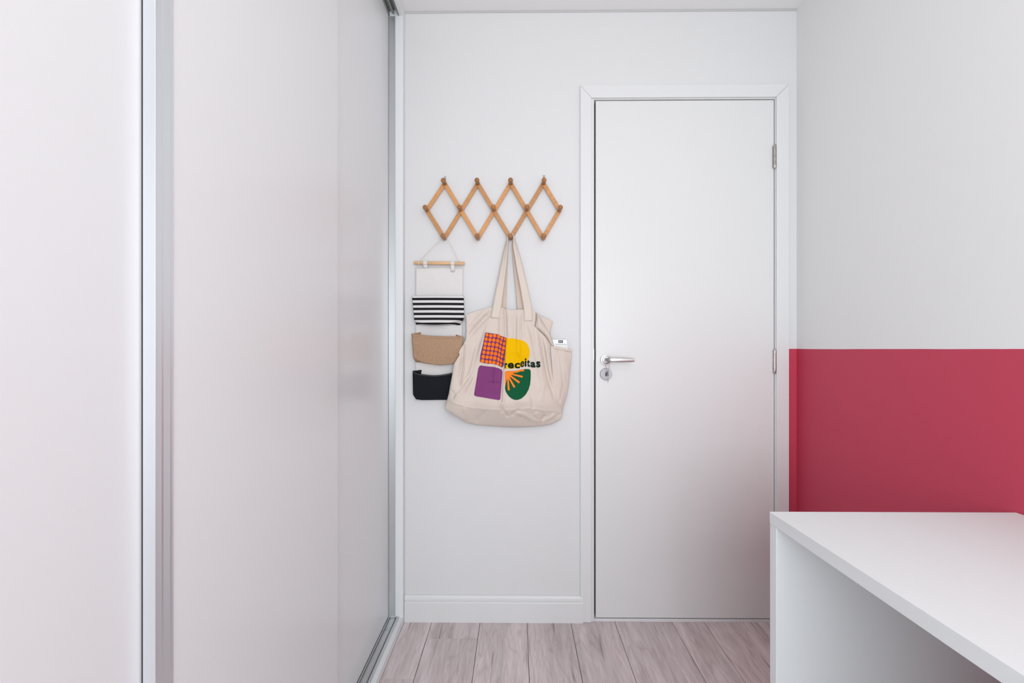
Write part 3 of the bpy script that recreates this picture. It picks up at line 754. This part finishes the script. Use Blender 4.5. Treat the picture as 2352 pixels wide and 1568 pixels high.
pocket('pocket.001', [(67, 810), (150, 819), (250, 830), (400, 836), (520, 836), (587, 842)], [(85, 1046), (110, 1062), (190, 1098), (330, 1122), (440, 1118), (500, 1100), (556, 1012)],
       [(160, 795), (512, 818)], [(110, 1095), (478, 1112)], 0.036, 0.034, MT['jute'], bulge=0.008, label='brown jute pocket', hem=0.085)
hem_mat = MT['blackedge']
pocket('pocket.002', [(78, 1182), (120, 1204), (200, 1219), (300, 1226), (400, 1216), (500, 1196), (575, 1182)], [(83, 1418), (100, 1436), (135, 1464), (300, 1463), (470, 1455), (560, 1420)],
       [(168, 1172), (540, 1176)], [(118, 1468), (540, 1470)], 0.032, 0.026, MT['black'], bulge=0.004, label='black cotton pocket', hem=0.035)

# ------------------------------------------------------------------ tote bag
def c3(u, v): return (1000+u/4.9, 680+v/4.9)
bag = thing('tote_bag', 'cream canvas tote bag with coloured print hanging from the rack', 'bag', at(1175, 980, YW-0.03))

def arc(poly, ts):
    P = np.array(poly, float); d = np.r_[0, np.cumsum(np.hypot(*(P[1:]-P[:-1]).T))]; d /= d[-1]
    return np.stack([np.interp(ts, d, P[:, 0]), np.interp(ts, d, P[:, 1])], -1)
def soften(a, k):
    if k == 0: return a
    b = a.copy()
    for _ in range(k): b[1:-1] = (b[:-2]+2*b[1:-1]+b[2:])/4
    return b
def coons(top, bottom, left, right, ns, nt, sm=6):
    s = np.linspace(0, 1, ns+1); t = np.linspace(0, 1, nt+1)
    T_, B_, L_, R_ = soften(arc(top, s), sm), soften(arc(bottom, s), sm), soften(arc(left, t), sm), soften(arc(right, t), sm)
    SS, TT = np.meshgrid(s, t)
    S3, T3 = SS[..., None], TT[..., None]
    g_ = (1-T3)*T_[None] + T3*B_[None] + (1-S3)*L_[:, None] + S3*R_[:, None] \
        - ((1-S3)*(1-T3)*T_[0] + S3*(1-T3)*T_[-1] + (1-S3)*T3*B_[0] + S3*T3*B_[-1])
    return g_, SS, TT
def segdist(U, V, poly):
    """distance to polyline and how far along it (0..1)"""
    best = np.full(U.shape, 1e9); par = np.zeros(U.shape)
    P = np.array(poly, float); d = np.r_[0, np.cumsum(np.hypot(*(P[1:]-P[:-1]).T))]; tot = d[-1]
    for i in range(len(P)-1):
        a, b = P[i], P[i+1]; ab = b-a; l2 = (ab**2).sum()
        q = np.clip(((U-a[0])*ab[0]+(V-a[1])*ab[1])/l2, 0, 1)
        dd = np.hypot(U-a[0]-q*ab[0], V-a[1]-q*ab[1])
        m_ = dd < best; best = np.where(m_, dd, best); par = np.where(m_, (d[i]+q*np.sqrt(l2))/tot, par)
    return best, par
FOLDS = [  # polyline in survey units, width, height (mm), taper at start/end
    ([(782, 150), (792, 300), (793, 460), (775, 640), (760, 800), (748, 1000), (742, 1180)], 14, -4.5, 0),
    ([(835, 170), (830, 330), (850, 480)], 34, 2.5, 1),
    ([(740, 180), (735, 400), (715, 560), (690, 760), (670, 960)], 24, 3.8, 0),
    ([(890, 170), (900, 400), (890, 560)], 18, -2.6, 1),
    ([(945, 170), (925, 420), (940, 620), (975, 760)], 24, 3.2, 1),
    ([(980, 190), (985, 420), (1000, 520)], 16, -2.4, 1),
    ([(640, 170), (560, 250), (440, 380), (345, 480)], 24, -5.0, 1),
    ([(600, 130), (500, 230), (380, 360)], 26, 3.2, 1),
    ([(640, 250), (560, 420), (500, 620), (420, 900), (300, 1050), (160, 1210)], 34, 4.6, 1),
    ([(560, 340), (480, 560), (400, 860), (270, 1060), (150, 1170)], 22, -3.8, 1),
    ([(500, 620), (450, 820), (420, 960), (330, 1180)], 22, -2.8, 1),
    ([(430, 520), (400, 720), (350, 930)], 30, 3.2, 1),
    ([(335, 540), (322, 700), (318, 820), (300, 930), (283, 1000)], 8, 2.6, 0),
    ([(306, 560), (300, 780), (270, 960)], 14, -2.6, 0),
    ([(275, 625), (230, 820), (190, 980), (165, 1090)], 26, 2.6, 1),
    ([(175, 1050), (210, 1110), (190, 1170)], 14, -2.5, 1),
    ([(1060, 290), (1110, 560), (1170, 800), (1215, 1000), (1190, 1180)], 34, 4.6, 1),
    ([(1010, 300), (1060, 460), (1090, 600)], 24, -2.0, 1),
    ([(1165, 395), (1210, 560), (1245, 800), (1290, 980), (1350, 1190)], 20, -4.8, 1),
    ([(1230, 480), (1275, 700), (1300, 860), (1340, 1040)], 24, 3.6, 1),
    ([(1140, 360), (1155, 560), (1220, 860)], 20, 2.4, 1),
    ([(830, 560), (950, 640), (1050, 700)], 40, 1.2, 1),
    ([(760, 1000), (765, 1120), (745, 1270)], 24, 3.2, 1),
    ([(860, 1180), (1000, 1170), (1120, 1120)], 40, 1.8, 1),
    ([(1075, 1100), (1100, 1200), (1090, 1290)], 22, -2.4, 1),
    ([(960, 1180), (1120, 1080), (1200, 1000)], 26, -1.8, 1),
    ([(580, 962), (740, 968)], 9, -0.9, 1),
    # the seam where front meets bottom, and the crumples of the bottom
    ([(150, 1175), (250, 1215), (400, 1255), (560, 1270), (760, 1285), (900, 1280), (1060, 1260), (1240, 1290), (1420, 1295)], 14, 1.2, 0),
    ([(320, 1240), (345, 1330), (335, 1400)], 26, 3.2, 1),
    ([(560, 1290), (480, 1400), (470, 1440)], 24, -3.0, 1),
    ([(740, 1265), (790, 1330), (830, 1360)], 18, -3.4, 1),
    ([(770, 1290), (740, 1400)], 26, 2.4, 1),
    ([(880, 1300), (1010, 1340), (1110, 1400), (1180, 1425)], 26, 3.4, 1),
    ([(960, 1270), (900, 1300), (840, 1350)], 18, -2.8, 1),
    ([(1130, 1300), (1165, 1380), (1170, 1440)], 26, 3.4, 1),
    ([(1240, 1330), (1200, 1400)], 20, -3.0, 1),
    ([(1390, 1310), (1290, 1370), (1190, 1420)], 20, 2.6, 1),
    ([(1340, 1340), (1420, 1330)], 18, -2.2, 1),
]
rng = np.random.RandomState(3)
WV = [(rng.uniform(0.006, 0.028), rng.uniform(0, 6.28), rng.uniform(0, 6.28), rng.uniform(0.25, 0.6)) for _ in range(14)]
def bag_r(U, V, E=None):
    """how far (m) the front of the bag stands off the wall at survey point U, V"""
    if E is None: E = 1.0
    rb_ = 0.014 + 0.036*(1-smoothstep(180, 460, U))
    mid = np.exp(-((U-780)/430.0)**2)*0.030*np.clip((V-120)/500.0, 0.12, 1)
    belly = 0.050*np.exp(-((V-1190)/215.0)**2)*np.exp(-((U-780)/620.0)**4)
    z = np.zeros_like(U)
    for poly, wdt, h, tp in FOLDS:
        d, p = segdist(U, V, poly)
        f = np.exp(-(d/wdt)**2)
        if tp: f = f*np.minimum(1, np.minimum(p*5, (1-p)*5)+0.05)
        z += h*0.0021*f
    for (k, a, ph, am) in WV:
        z += 0.0005*am*np.sin(k*(U*math.cos(a)+V*math.sin(a))+ph + 1.6*np.sin(0.008*V+ph))
    return rb_ + 0.010 + (mid+belly+z)*E
def to3(UV, r):
    u = 1000+UV[..., 0]/4.9; v = 680+UV[..., 1]/4.9
    y = YW - r; t = (u-1176.0)/F; x = y*(t-M)/(1+M*t); d = y-M*x
    return np.stack([x, y, CAM_H-(v-800.0)/F*d], -1)

bt = [(348, 215), (400, 190), (480, 160), (560, 142), (640, 122), (700, 122), (742, 126), (800, 140), (862, 156), (930, 150), (990, 150), (1060, 150), (1105, 152), (1128, 190)]
bb = [(120, 1275), (150, 1300), (220, 1345), (300, 1390), (340, 1420), (450, 1447), (480, 1449), (640, 1462), (780, 1470), (900, 1474), (1060, 1470), (1180, 1460), (1300, 1440), (1380, 1400), (1418, 1376)]
bl = [(348, 215), (350, 300), (352, 400), (343, 490), (308, 555), (272, 608), (262, 640), (272, 660), (240, 710), (210, 760), (190, 880), (165, 1010), (150, 1100), (125, 1190), (110, 1240), (120, 1275)]
br = [(1128, 190), (1132, 270), (1120, 345), (1180, 395), (1250, 465), (1312, 560), (1328, 700), (1338, 850), (1362, 1050), (1400, 1190), (1426, 1290), (1430, 1330), (1418, 1376)]
NS, NT = 220, 230
G, SS, TT = coons(bt, bb, bl, br, NS, NT, 3)
edge = np.clip(np.minimum(SS, 1-SS)/0.10, 0, 1); edge = np.sqrt(1-(1-edge)**2)
eb = np.clip((1-TT)/0.17, 0, 1); eb = np.sqrt(1-(1-eb)**2)
E = np.clip(edge*eb, 0, 1)
rf_ = bag_r(G[..., 0], G[..., 1], E)
front = to3(G, rf_)
rbk = 0.014 + 0.036*(1-smoothstep(180, 460, G[..., 0])) - 0.004
back = to3(G, np.minimum(rbk, rf_-0.003))
V_ = np.concatenate([front.reshape(-1, 3), back.reshape(-1, 3)]); W = NS+1; N = W*(NT+1)
fs = []
for j in range(NT):
    for i in range(NS):
        a = j*W+i
        fs.append((a, a+W, a+W+1, a+1)); fs.append((N+a, N+a+1, N+a+W+1, N+a+W))
for j in range(NT):
    a = j*W; fs.append((a, N+a, N+a+W, a+W)); a = j*W+NS; fs.append((a, a+W, N+a+W, N+a))
for i in range(NS):
    a = NT*W+i; fs.append((a, N+a, N+a+1, a+1))
o = mesh('bag_body', V_.tolist(), fs, MT['canvas'], bag, smooth=True)

def sheet(name, top, bottom, left, right, rfn, ns, nt, m, parent, thick=0.0012, sm=2):
    G_, s_, t_ = coons(top, bottom, left, right, ns, nt, sm)
    P_ = to3(G_, rfn(G_[..., 0], G_[..., 1], s_, t_)); W_ = ns+1
    fs_ = [(j*W_+i, (j+1)*W_+i, (j+1)*W_+i+1, j*W_+i+1) for j in range(nt) for i in range(ns)]
    o_ = mesh(name, P_.reshape(-1, 3).tolist(), fs_, m, parent, smooth=True)
    sd_ = o_.modifiers.new('solid', 'SOLIDIFY'); sd_.thickness = thick; sd_.offset = -1
    return o_
# back panel corner that sticks up behind the fold, collapsed gusset fold, and the right side pocket
def r_corner(U, V, s, t):
    d, p = segdist(U, V, [(1170, 215), (1240, 330), (1275, 430)])
    return 0.016 + 0.008*np.exp(-(d/30)**2)
sheet('back_hem_corner', [(1100, 158), (1160, 205), (1240, 240), (1322, 282)], [(1120, 420), (1200, 470), (1306, 540)], [(1100, 158), (1110, 300), (1120, 420)],
      [(1322, 282), (1312, 320), (1300, 350), (1290, 425), (1306, 540)], r_corner, 24, 24, MT['canvas'], bag)
def r_fold(U, V, s, t):
    return 0.030 + 0.016*np.sin(np.pi*np.clip(s, 0, 1))**0.8*(1-0.35*t) + 0.002*np.sin(U*0.05)
sheet('gusset_fold', [(1132, 186), (1150, 196), (1165, 214)], [(1306, 556), (1322, 556), (1336, 562)],
      [(1132, 186), (1138, 250), (1119, 345), (1180, 388), (1246, 455), (1306, 556)], [(1165, 214), (1200, 275), (1240, 345), (1288, 420), (1318, 490), (1336, 562)],
      r_fold, 16, 50, MT['canvas'], bag, 0.0015)
def r_pock(U, V, s, t):
    r = 0.036 - 0.020*s**1.4 + 0.010*np.sin(np.pi*s)*np.sin(np.pi*np.clip(t*0.9+0.1, 0, 1))
    for poly, wdt, h in (([(1385, 600), (1420, 800), (1440, 1000), (1400, 1180)], 16, -3.2), ([(1350, 590), (1355, 760), (1380, 960), (1400, 1150)], 12, 2.0),
                         ([(1440, 620), (1480, 760), (1500, 860)], 20, 2.0), ([(1400, 640), (1460, 740)], 12, 1.4), ([(1470, 900), (1450, 1100)], 20, -1.8)):
        d, p = segdist(U, V, poly); r = r + h*0.001*np.exp(-(d/wdt)**2)
    r = r + np.where(np.abs(t-0.045) < 0.006, -0.0012, 0)
    return r
sp_ = sheet('side_pocket', [(1296, 556), (1330, 562), (1400, 574), (1460, 586), (1537, 600)], [(1380, 1300), (1400, 1330), (1416, 1378)],
      [(1296, 556), (1310, 760), (1330, 1000), (1380, 1300)], [(1537, 600), (1533, 650), (1530, 700), (1516, 860), (1500, 1000), (1478, 1130), (1440, 1245), (1430, 1300), (1416, 1378)],
      r_pock, 60, 110, MT['canvas'], bag, 0.0014)
def stitch_line(name, pts, rfn, m, parent, rad=0.0005):
    A = arc(pts, np.linspace(0, 1, 50)); P_ = to3(A, rfn(A[:, 0], A[:, 1]) + 0.0006)
    return tube(name, P_.tolist(), rad, m, parent, 5)
def rs_(u, v):
    s = (u-1310)/225.0; t = np.full_like(u, 0.06); return r_pock(u, v, np.clip(s, 0, 1), t)+0.0008
stitch_line('stitching', [(1336, 588), (1400, 600), (1460, 612), (1532, 627)], rs_, MT['stitch'], sp_)
# piped seams at both front edges
stitch_line('seam', [(338, 545), (334, 620), (322, 700), (318, 820), (300, 930), (283, 1000)], lambda u, v: bag_r(u, v), MT['canvas2'], bag, 0.0016)

# --- handles: two webbing loops over the lower third peg
def c6(u, v): return (1120+u/7.127, 520+v/7.127)
def ribbon(name, A, B, m, parent, n=60, thick=0.0016):
    """A, B: edge polylines (u, v, standoff) in survey units of the strap"""
    vs_ = []
    def samp(Q):
        Q = np.array(Q, float); d = np.r_[0, np.cumsum(np.hypot(*(Q[1:, :2]-Q[:-1, :2]).T))]; d /= d[-1]
        ts = np.linspace(0, 1, n+1); q = np.stack([np.interp(ts, d, Q[:, k]) for k in range(3)], -1)
        return soften(q, 4)
    a, b = samp(A), samp(B)
    for i in range(n+1):
        for k in range(6):
            q = a[i]*(1-k/5)+b[i]*(k/5); uu, vv = c6(q[0], q[1]); vs_.append(at(uu, vv, YW-q[2]))
    fs_ = [(i*6+k, (i+1)*6+k, (i+1)*6+k+1, i*6+k+1) for i in range(n) for k in range(5)]
    o_ = mesh(name, vs_, fs_, m, parent, smooth=True)
    sd_ = o_.modifiers.new('solid', 'SOLIDIFY'); sd_.thickness = thick; sd_.offset = 0
    return o_
def brr(u6, v6):
    uu, vv = c6(u6, v6); U = np.array([(uu-1000)*4.9]); V = np.array([(vv-680)*4.9]); return float(bag_r(U, V)[0])
hL = bag_r(np.array([690.]), np.array([210.]))[0]+0.004; hR = bag_r(np.array([1040.]), np.array([210.]))[0]+0.004
loop_f = ([(185, 1505, hL), (205, 1400, hL), (226, 1305, hL+.001), (252, 1080, .038), (276, 900, .040), (300, 700, .042), (318, 500, .044), (327, 330, .045), (329, 200, .046), (334, 140, .046), (352, 100, .046), (380, 84, .046),
           (408, 100, .046), (425, 140, .046), (424, 220, .046), (420, 330, .045), (440, 450, .044), (480, 700, .042), (530, 960, .040), (562, 1150, .038), (588, 1320, hR+.001), (596, 1400, hR), (600, 1545, hR)],
          [(52, 1492, hL), (68, 1400, hL), (88, 1300, hL), (128, 1080, .034), (166, 900, .032), (205, 700, .030), (246, 500, .028), (282, 330, .026), (318, 200, .025), (332, 148, .025), (352, 108, .025), (380, 92, .025),
           (408, 108, .025), (426, 148, .025), (440, 200, .025), (482, 330, .026), (518, 450, .028), (584, 700, .030), (645, 960, .032), (688, 1150, .034), (720, 1320, hR), (726, 1400, hR), (728, 1548, hR)])
ribbon('handle_strap', loop_f[0], loop_f[1], MT['canvas2'], bag, 110, 0.0026)
loop_b = ([(300, 1345, .016), (308, 1080, .016), (318, 800, .018), (330, 500, .020), (338, 300, .024), (341, 200, .0245), (345, 140, .0245), (358, 116, .0245), (380, 104, .0245),
           (402, 116, .0245), (414, 140, .0245), (414, 200, .0245), (398, 300, .024), (410, 480, .020), (440, 780, .018), (466, 1080, .016), (490, 1370, .016)],
          [(200, 1345, .013), (232, 1080, .013), (268, 800, .015), (302, 500, .018), (326, 300, .022), (337, 200, .022), (343, 144, .022), (358, 120, .022), (380, 108, .022),
           (402, 120, .022), (416, 144, .022), (418, 200, .022), (425, 300, .022), (470, 480, .018), (520, 780, .015), (570, 1080, .013), (610, 1370, .013)])
ribbon('handle_strap', loop_b[0], loop_b[1], mat('webbing, rear loop', (0.70, 0.56, 0.47), 0.95), bag, 90)  # same webbing toned darker, shade behind the front loop put into colour

# --- print: flat ink sheets laid on the canvas
def c7to3(u, v): # survey units of the print -> survey units of the bag
    return ((1080+u/8.711)-1000)*4.9, ((750+v/8.711)-680)*4.9
def ink(name, polys, lift, m, parent, cell=16):
    bm = bmesh.new()
    for poly in polys:
        vv = [bm.verts.new((p[0], p[1], 0)) for p in poly]
        try: bm.faces.new(vv)
        except ValueError: pass
    bmesh.ops.triangulate(bm, faces=bm.faces[:])
    us = [v.co.x for v in bm.verts]; wsx = [v.co.y for v in bm.verts]
    for ax, lo, hi in ((0, min(us), max(us)), (1, min(wsx), max(wsx))):
        k = lo+cell
        while k < hi:
            co = (k, 0, 0) if ax == 0 else (0, k, 0); no = (1, 0, 0) if ax == 0 else (0, 1, 0)
            bmesh.ops.bisect_plane(bm, geom=bm.verts[:]+bm.edges[:]+bm.faces[:], plane_co=co, plane_no=no, dist=1e-4); k += cell
    me = bpy.data.meshes.new(name)
    A = np.array([c7to3(v.co.x, v.co.y) for v in bm.verts])
    P_ = to3(A, bag_r(A[:, 0], A[:, 1])+lift); b0 = wloc(parent)
    for v, p in zip(bm.verts, P_): v.co = Vector(p)-b0
    bmesh.ops.recalc_face_normals(bm, faces=bm.faces)
    for f in bm.faces:
        f.smooth = True
        f.normal_update()
        if f.normal.y > 0: f.normal_flip()
    bm.to_mesh(me); bm.free()
    o_ = link(name, me, m, parent)
    sd_ = o_.modifiers.new('solid', 'SOLIDIFY'); sd_.thickness = 0.00025; sd_.offset = -1
    return o_
def rounded(pts, rad, n=5):
    out = []; P = [Vector((*p, 0)) for p in pts]; m_ = len(P)
    for i in range(m_):
        r = rad[i] if isinstance(rad, (list, tuple)) else rad
        a, b, c = P[i-1], P[i], P[(i+1) % m_]
        if r == 0: out.append((b.x, b.y)); continue
        d1 = (a-b).normalized()*min(r, (a-b).length*0.49); d2 = (c-b).normalized()*min(r, (c-b).length*0.49)
        p1, p2 = b+d1, b+d2
        for k in range(n+1):
            t = k/n; q = p1*(1-t)**2+b*2*t*(1-t)+p2*t*t; out.append((q.x, q.y))
    return out
L0 = 0.0009
sq = rounded([(300, 112), (420, 132), (540, 148), (625, 188), (714, 214), (706, 420), (690, 640), (664, 790), (628, 818), (560, 775), (480, 747), (330, 738), (188, 712), (205, 560), (262, 320)],
             [26, 0, 10, 10, 6, 0, 0, 16, 20, 8, 0, 0, 44, 0, 0])
pa = ink('printed_square', [sq], L0, MT['p_purple'], bag); pa['label'] = 'purple square covered in orange dots'
dots = [(335,163,33,38),(410,180,37,38),(487,180,35,38),(568,193,37,42),(635,234,27,36),(694,246,20,38),
        (320,250,36,40),(396,262,36,38),(472,268,34,40),(550,282,40,40),(618,312,25,40),(683,340,30,40),
        (305,340,35,40),(382,350,37,38),(457,356,33,42),(536,368,40,42),(604,398,23,38),(668,427,33,40),
        (290,425,34,40),(367,436,37,39),(442,443,34,40),(522,455,40,40),(591,483,24,38),(653,512,33,40),
        (275,512,36,40),(355,522,36,38),(430,530,33,42),(506,542,40,42),(578,566,25,40),(637,596,28,38),
        (261,600,38,40),(340,610,36,38),(413,617,34,40),(490,630,40,42),(567,652,30,40),(621,684,24,36),
        (247,686,39,40),(328,701,34,37),(400,706,32,38),(475,718,40,38),(553,738,33,38),(610,768,22,34),
        (688,608,10,34),(671,700,14,30)]
polys = []
for (a, b, rx, ry) in dots:
    polys.append([(min(a+0.94*rx*math.cos(2*math.pi*k/20), 712 - (b-214)*0.055), max(b+0.95*ry*math.sin(2*math.pi*k/20), 118)) for k in range(20)])
ink('printed_dots', polys, L0+0.0006, MT['p_orange'], pa, 18)
yel = [(716, 226), (780, 232), (860, 236), (930, 250), (980, 260), (1045, 274), (1095, 300), (1140, 345), (1170, 400), (1187, 470), (1190, 530), (1184, 590), (1165, 645), (1130, 700), (1070, 760), (1000, 805), (930, 830), (860, 838), (690, 842), (694, 650), (706, 430)]
o = ink('printed_bowl', [yel], L0, MT['p_yellow'], bag); o['label'] = 'yellow half-round print'
pur = rounded([(188, 770), (330, 792), (480, 806), (575, 832), (648, 868), (640, 1000), (622, 1200), (602, 1474), (420, 1444), (70, 1384), (110, 1150), (158, 850)], [44, 0, 0, 20, 60, 0, 0, 44, 0, 52, 0, 0])
o = ink('printed_square', [pur], L0, MT['p_purple'] if False else mat('violet print', (0.235, 0.055, 0.19), 0.85, spec=0.12), bag); o['label'] = 'plain purple square'
grn = rounded([(696, 884), (860, 886), (940, 880), (1000, 862), (1090, 848), (1208, 848), (1212, 960), (1210, 1050), (1198, 1160), (1166, 1262), (1110, 1360), (1030, 1435), (930, 1473), (840, 1448), (770, 1390), (715, 1310), (697, 1240)],
              [40, 0, 20, 20, 0, 50, 0, 0, 0, 0, 30, 30, 60, 30, 30, 20, 20])
o = ink('printed_leaf', [grn], L0, MT['p_green'], bag); o['label'] = 'dark green half-round print'; gp = o
fan = [[(702, 900), (712, 892), (730, 888), (870, 888), (880, 930), (800, 1000), (745, 1060), (700, 1110)]]
fan = [rounded([(698, 886), (845, 889), (850, 940), (800, 1000), (770, 1030), (738, 1040), (716, 1120), (697, 1215)], [34, 0, 20, 20, 20, 10, 0, 0])]
def ray(x0, y0, x1, y1, w0, w1):
    d = Vector((x1-x0, y1-y0)).normalized(); n = Vector((-d.y, d.x))
    return [(x0+n.x*w0, y0+n.y*w0), (x1+n.x*w1, y1+n.y*w1), (x1-n.x*w1, y1-n.y*w1), (x0-n.x*w0, y0-n.y*w0)]
fan += [[(840, 889), (920, 889), (985, 862), (1080, 856), (1080, 890), (1000, 896), (940, 918), (840, 932)],
        ray(815, 945, 1050, 1003, 14, 19), ray(790, 975, 985, 1120, 16, 20), ray(765, 1000, 888, 1213, 16, 20), ray(752, 1015, 772, 1272, 15, 20)]
ink('printed_rays', fan, L0+0.0006, mat('light orange print', (0.98, 0.24, 0.025), 0.85, spec=0.12), gp, 18)
ink('crease_shade', [[(588, 955+0), (342, 1098), (342, 1106), (480, 1112), (615, 1108), (615, 1102), (480, 1100)][1:]], L0+0.0003, mat('purple crease shade', (0.15, 0.032, 0.125), 0.85, spec=0.1), bag, 30)  # darker ink painting the shade in a crease across the purple square

# --- lettering
boxes = [('r', 688, 744, 728, 834, 0), ('e', 752, 874, 722, 836, 0), ('c', 888, 996, 724, 834, -3), ('e', 1002, 1082, 690, 808, -22), ('i', 1090, 1127, 632, 798, -8),
         ('t', 1136, 1196, 655, 802, 4), ('a', 1206, 1308, 705, 816, 6), ('s', 1320, 1406, 692, 816, 2)]
dg = None
letters_polys = []
def glyph(ch):
    cu = bpy.data.curves.new('glyph', 'FONT'); cu.body = ch; cu.size = 1.0; cu.offset = 0.022 if sk < -5 else 0.037; cu.resolution_u = 6
    ob = bpy.data.objects.new('glyph', cu); C.objects.link(ob)
    d = bpy.context.evaluated_depsgraph_get(); ev = ob.evaluated_get(d); me = ev.to_mesh()
    vs_ = [tuple(v.co) for v in me.vertices]; fs_ = [tuple(p.vertices) for p in me.polygons]
    ev.to_mesh_clear(); bpy.data.objects.remove(ob); bpy.data.curves.remove(cu)
    return np.array(vs_), fs_
tx = None
allv, allf = [], []
for ch, x0, x1, y0, y1, sk in boxes:
    gv, gf = glyph(ch)
    a, b = gv[:, 0].min(), gv[:, 0].max(); c, d = gv[:, 1].min(), gv[:, 1].max()
    n = len(allv)
    for v in gv:
        fx = (v[0]-a)/(b-a); fy = (v[1]-c)/(d-c)
        allv.append((x0+fx*(x1-x0), y1-fy*(y1-y0)+sk*(fx-0.5)))
    allf += [tuple(n+i for i in f) for f in gf]
bm = bmesh.new(); bv = [bm.verts.new((p[0], p[1], 0)) for p in allv]
for f in allf:
    try: bm.faces.new([bv[i] for i in f])
    except ValueError: pass
bmesh.ops.remove_doubles(bm, verts=bm.verts, dist=0.05)
for ax, lo, hi in ((0, 680, 1410), (1, 620, 840)):
    k = lo
    while k < hi:
        bmesh.ops.bisect_plane(bm, geom=bm.verts[:]+bm.edges[:]+bm.faces[:], plane_co=((k, 0, 0) if ax == 0 else (0, k, 0)), plane_no=((1, 0, 0) if ax == 0 else (0, 1, 0)), dist=1e-4); k += 22
A = np.array([c7to3(v.co.x, v.co.y) for v in bm.verts]); P_ = to3(A, bag_r(A[:, 0], A[:, 1])+L0+0.0009); b0 = wloc(bag)
for v, p in zip(bm.verts, P_): v.co = Vector(p)-b0
bmesh.ops.recalc_face_normals(bm, faces=bm.faces)
for f in bm.faces:
    f.normal_update()
    if f.normal.y > 0: f.normal_flip()
me = bpy.data.meshes.new('printed_word'); bm.to_mesh(me); bm.free()
o = link('printed_word', me, MT['p_ink'], bag); o['label'] = 'dark green word receitas'
sd = o.modifiers.new('solid', 'SOLIDIFY'); sd.thickness = 0.00025; sd.offset = -1

# ------------------------------------------------------------------ white device card in the side pocket
cr_ = 0.020
cd = thing('card', 'white plastic card with a black label poking from the tote side pocket', 'card', at(1288, 850, YW-cr_))
def cpt(u, v, r): return at(u, v, YW-r)
q = [cpt(1262, 779.5, cr_), cpt(1302, 779.8, cr_), cpt(1307, 850, cr_), cpt(1268, 850, cr_)]
pts2 = rounded([(p[0]*1000, p[2]*1000) for p in q], 3)
prism('card_body', [(a/1000, b/1000) for a, b in pts2], lambda p, t: (p[0], t, p[1]), YW-cr_, YW-cr_+0.003, MT['card'], cd, bevel=0.0004)
def rect(name, u0, v0, u1, v1, m, dy, rad=1.0):
    a, b = cpt(u0, v0, cr_), cpt(u1, v1, cr_)
    pp = rounded([(a[0]*1000, a[2]*1000), (b[0]*1000, a[2]*1000), (b[0]*1000, b[2]*1000), (a[0]*1000, b[2]*1000)], rad)
    prism(name, [(x/1000, y/1000) for x, y in pp], lambda p, t: (p[0], t, p[1]), YW-cr_-dy, YW-cr_, m, cd)
rect('label', 1282.4, 781.3, 1293.2, 787.0, MT['ink'], 0.0004)
for k, wd_ in enumerate((2.0, 1.3, 1.7, 1.2)):
    rect('label_mark', 1283.9+k*2.25, 783.3, 1283.9+k*2.25+wd_*0.85, 785.0, mat('white print', (0.7, 0.7, 0.7), 0.5) if k == 0 else bpy.data.materials['white print'], 0.0006, 0.1)
rect('frame_line', 1275.0, 790.0, 1300.4, 790.7, MT['ink'], 0.0003, 0.05)
rect('frame_line', 1299.8, 790.0, 1300.4, 800.0, MT['ink'], 0.0003, 0.05)
rect('screen', 1276.0, 791.2, 1299.0, 812, mat('pale display', (0.72, 0.72, 0.70), 0.3), 0.0002, 0.3)
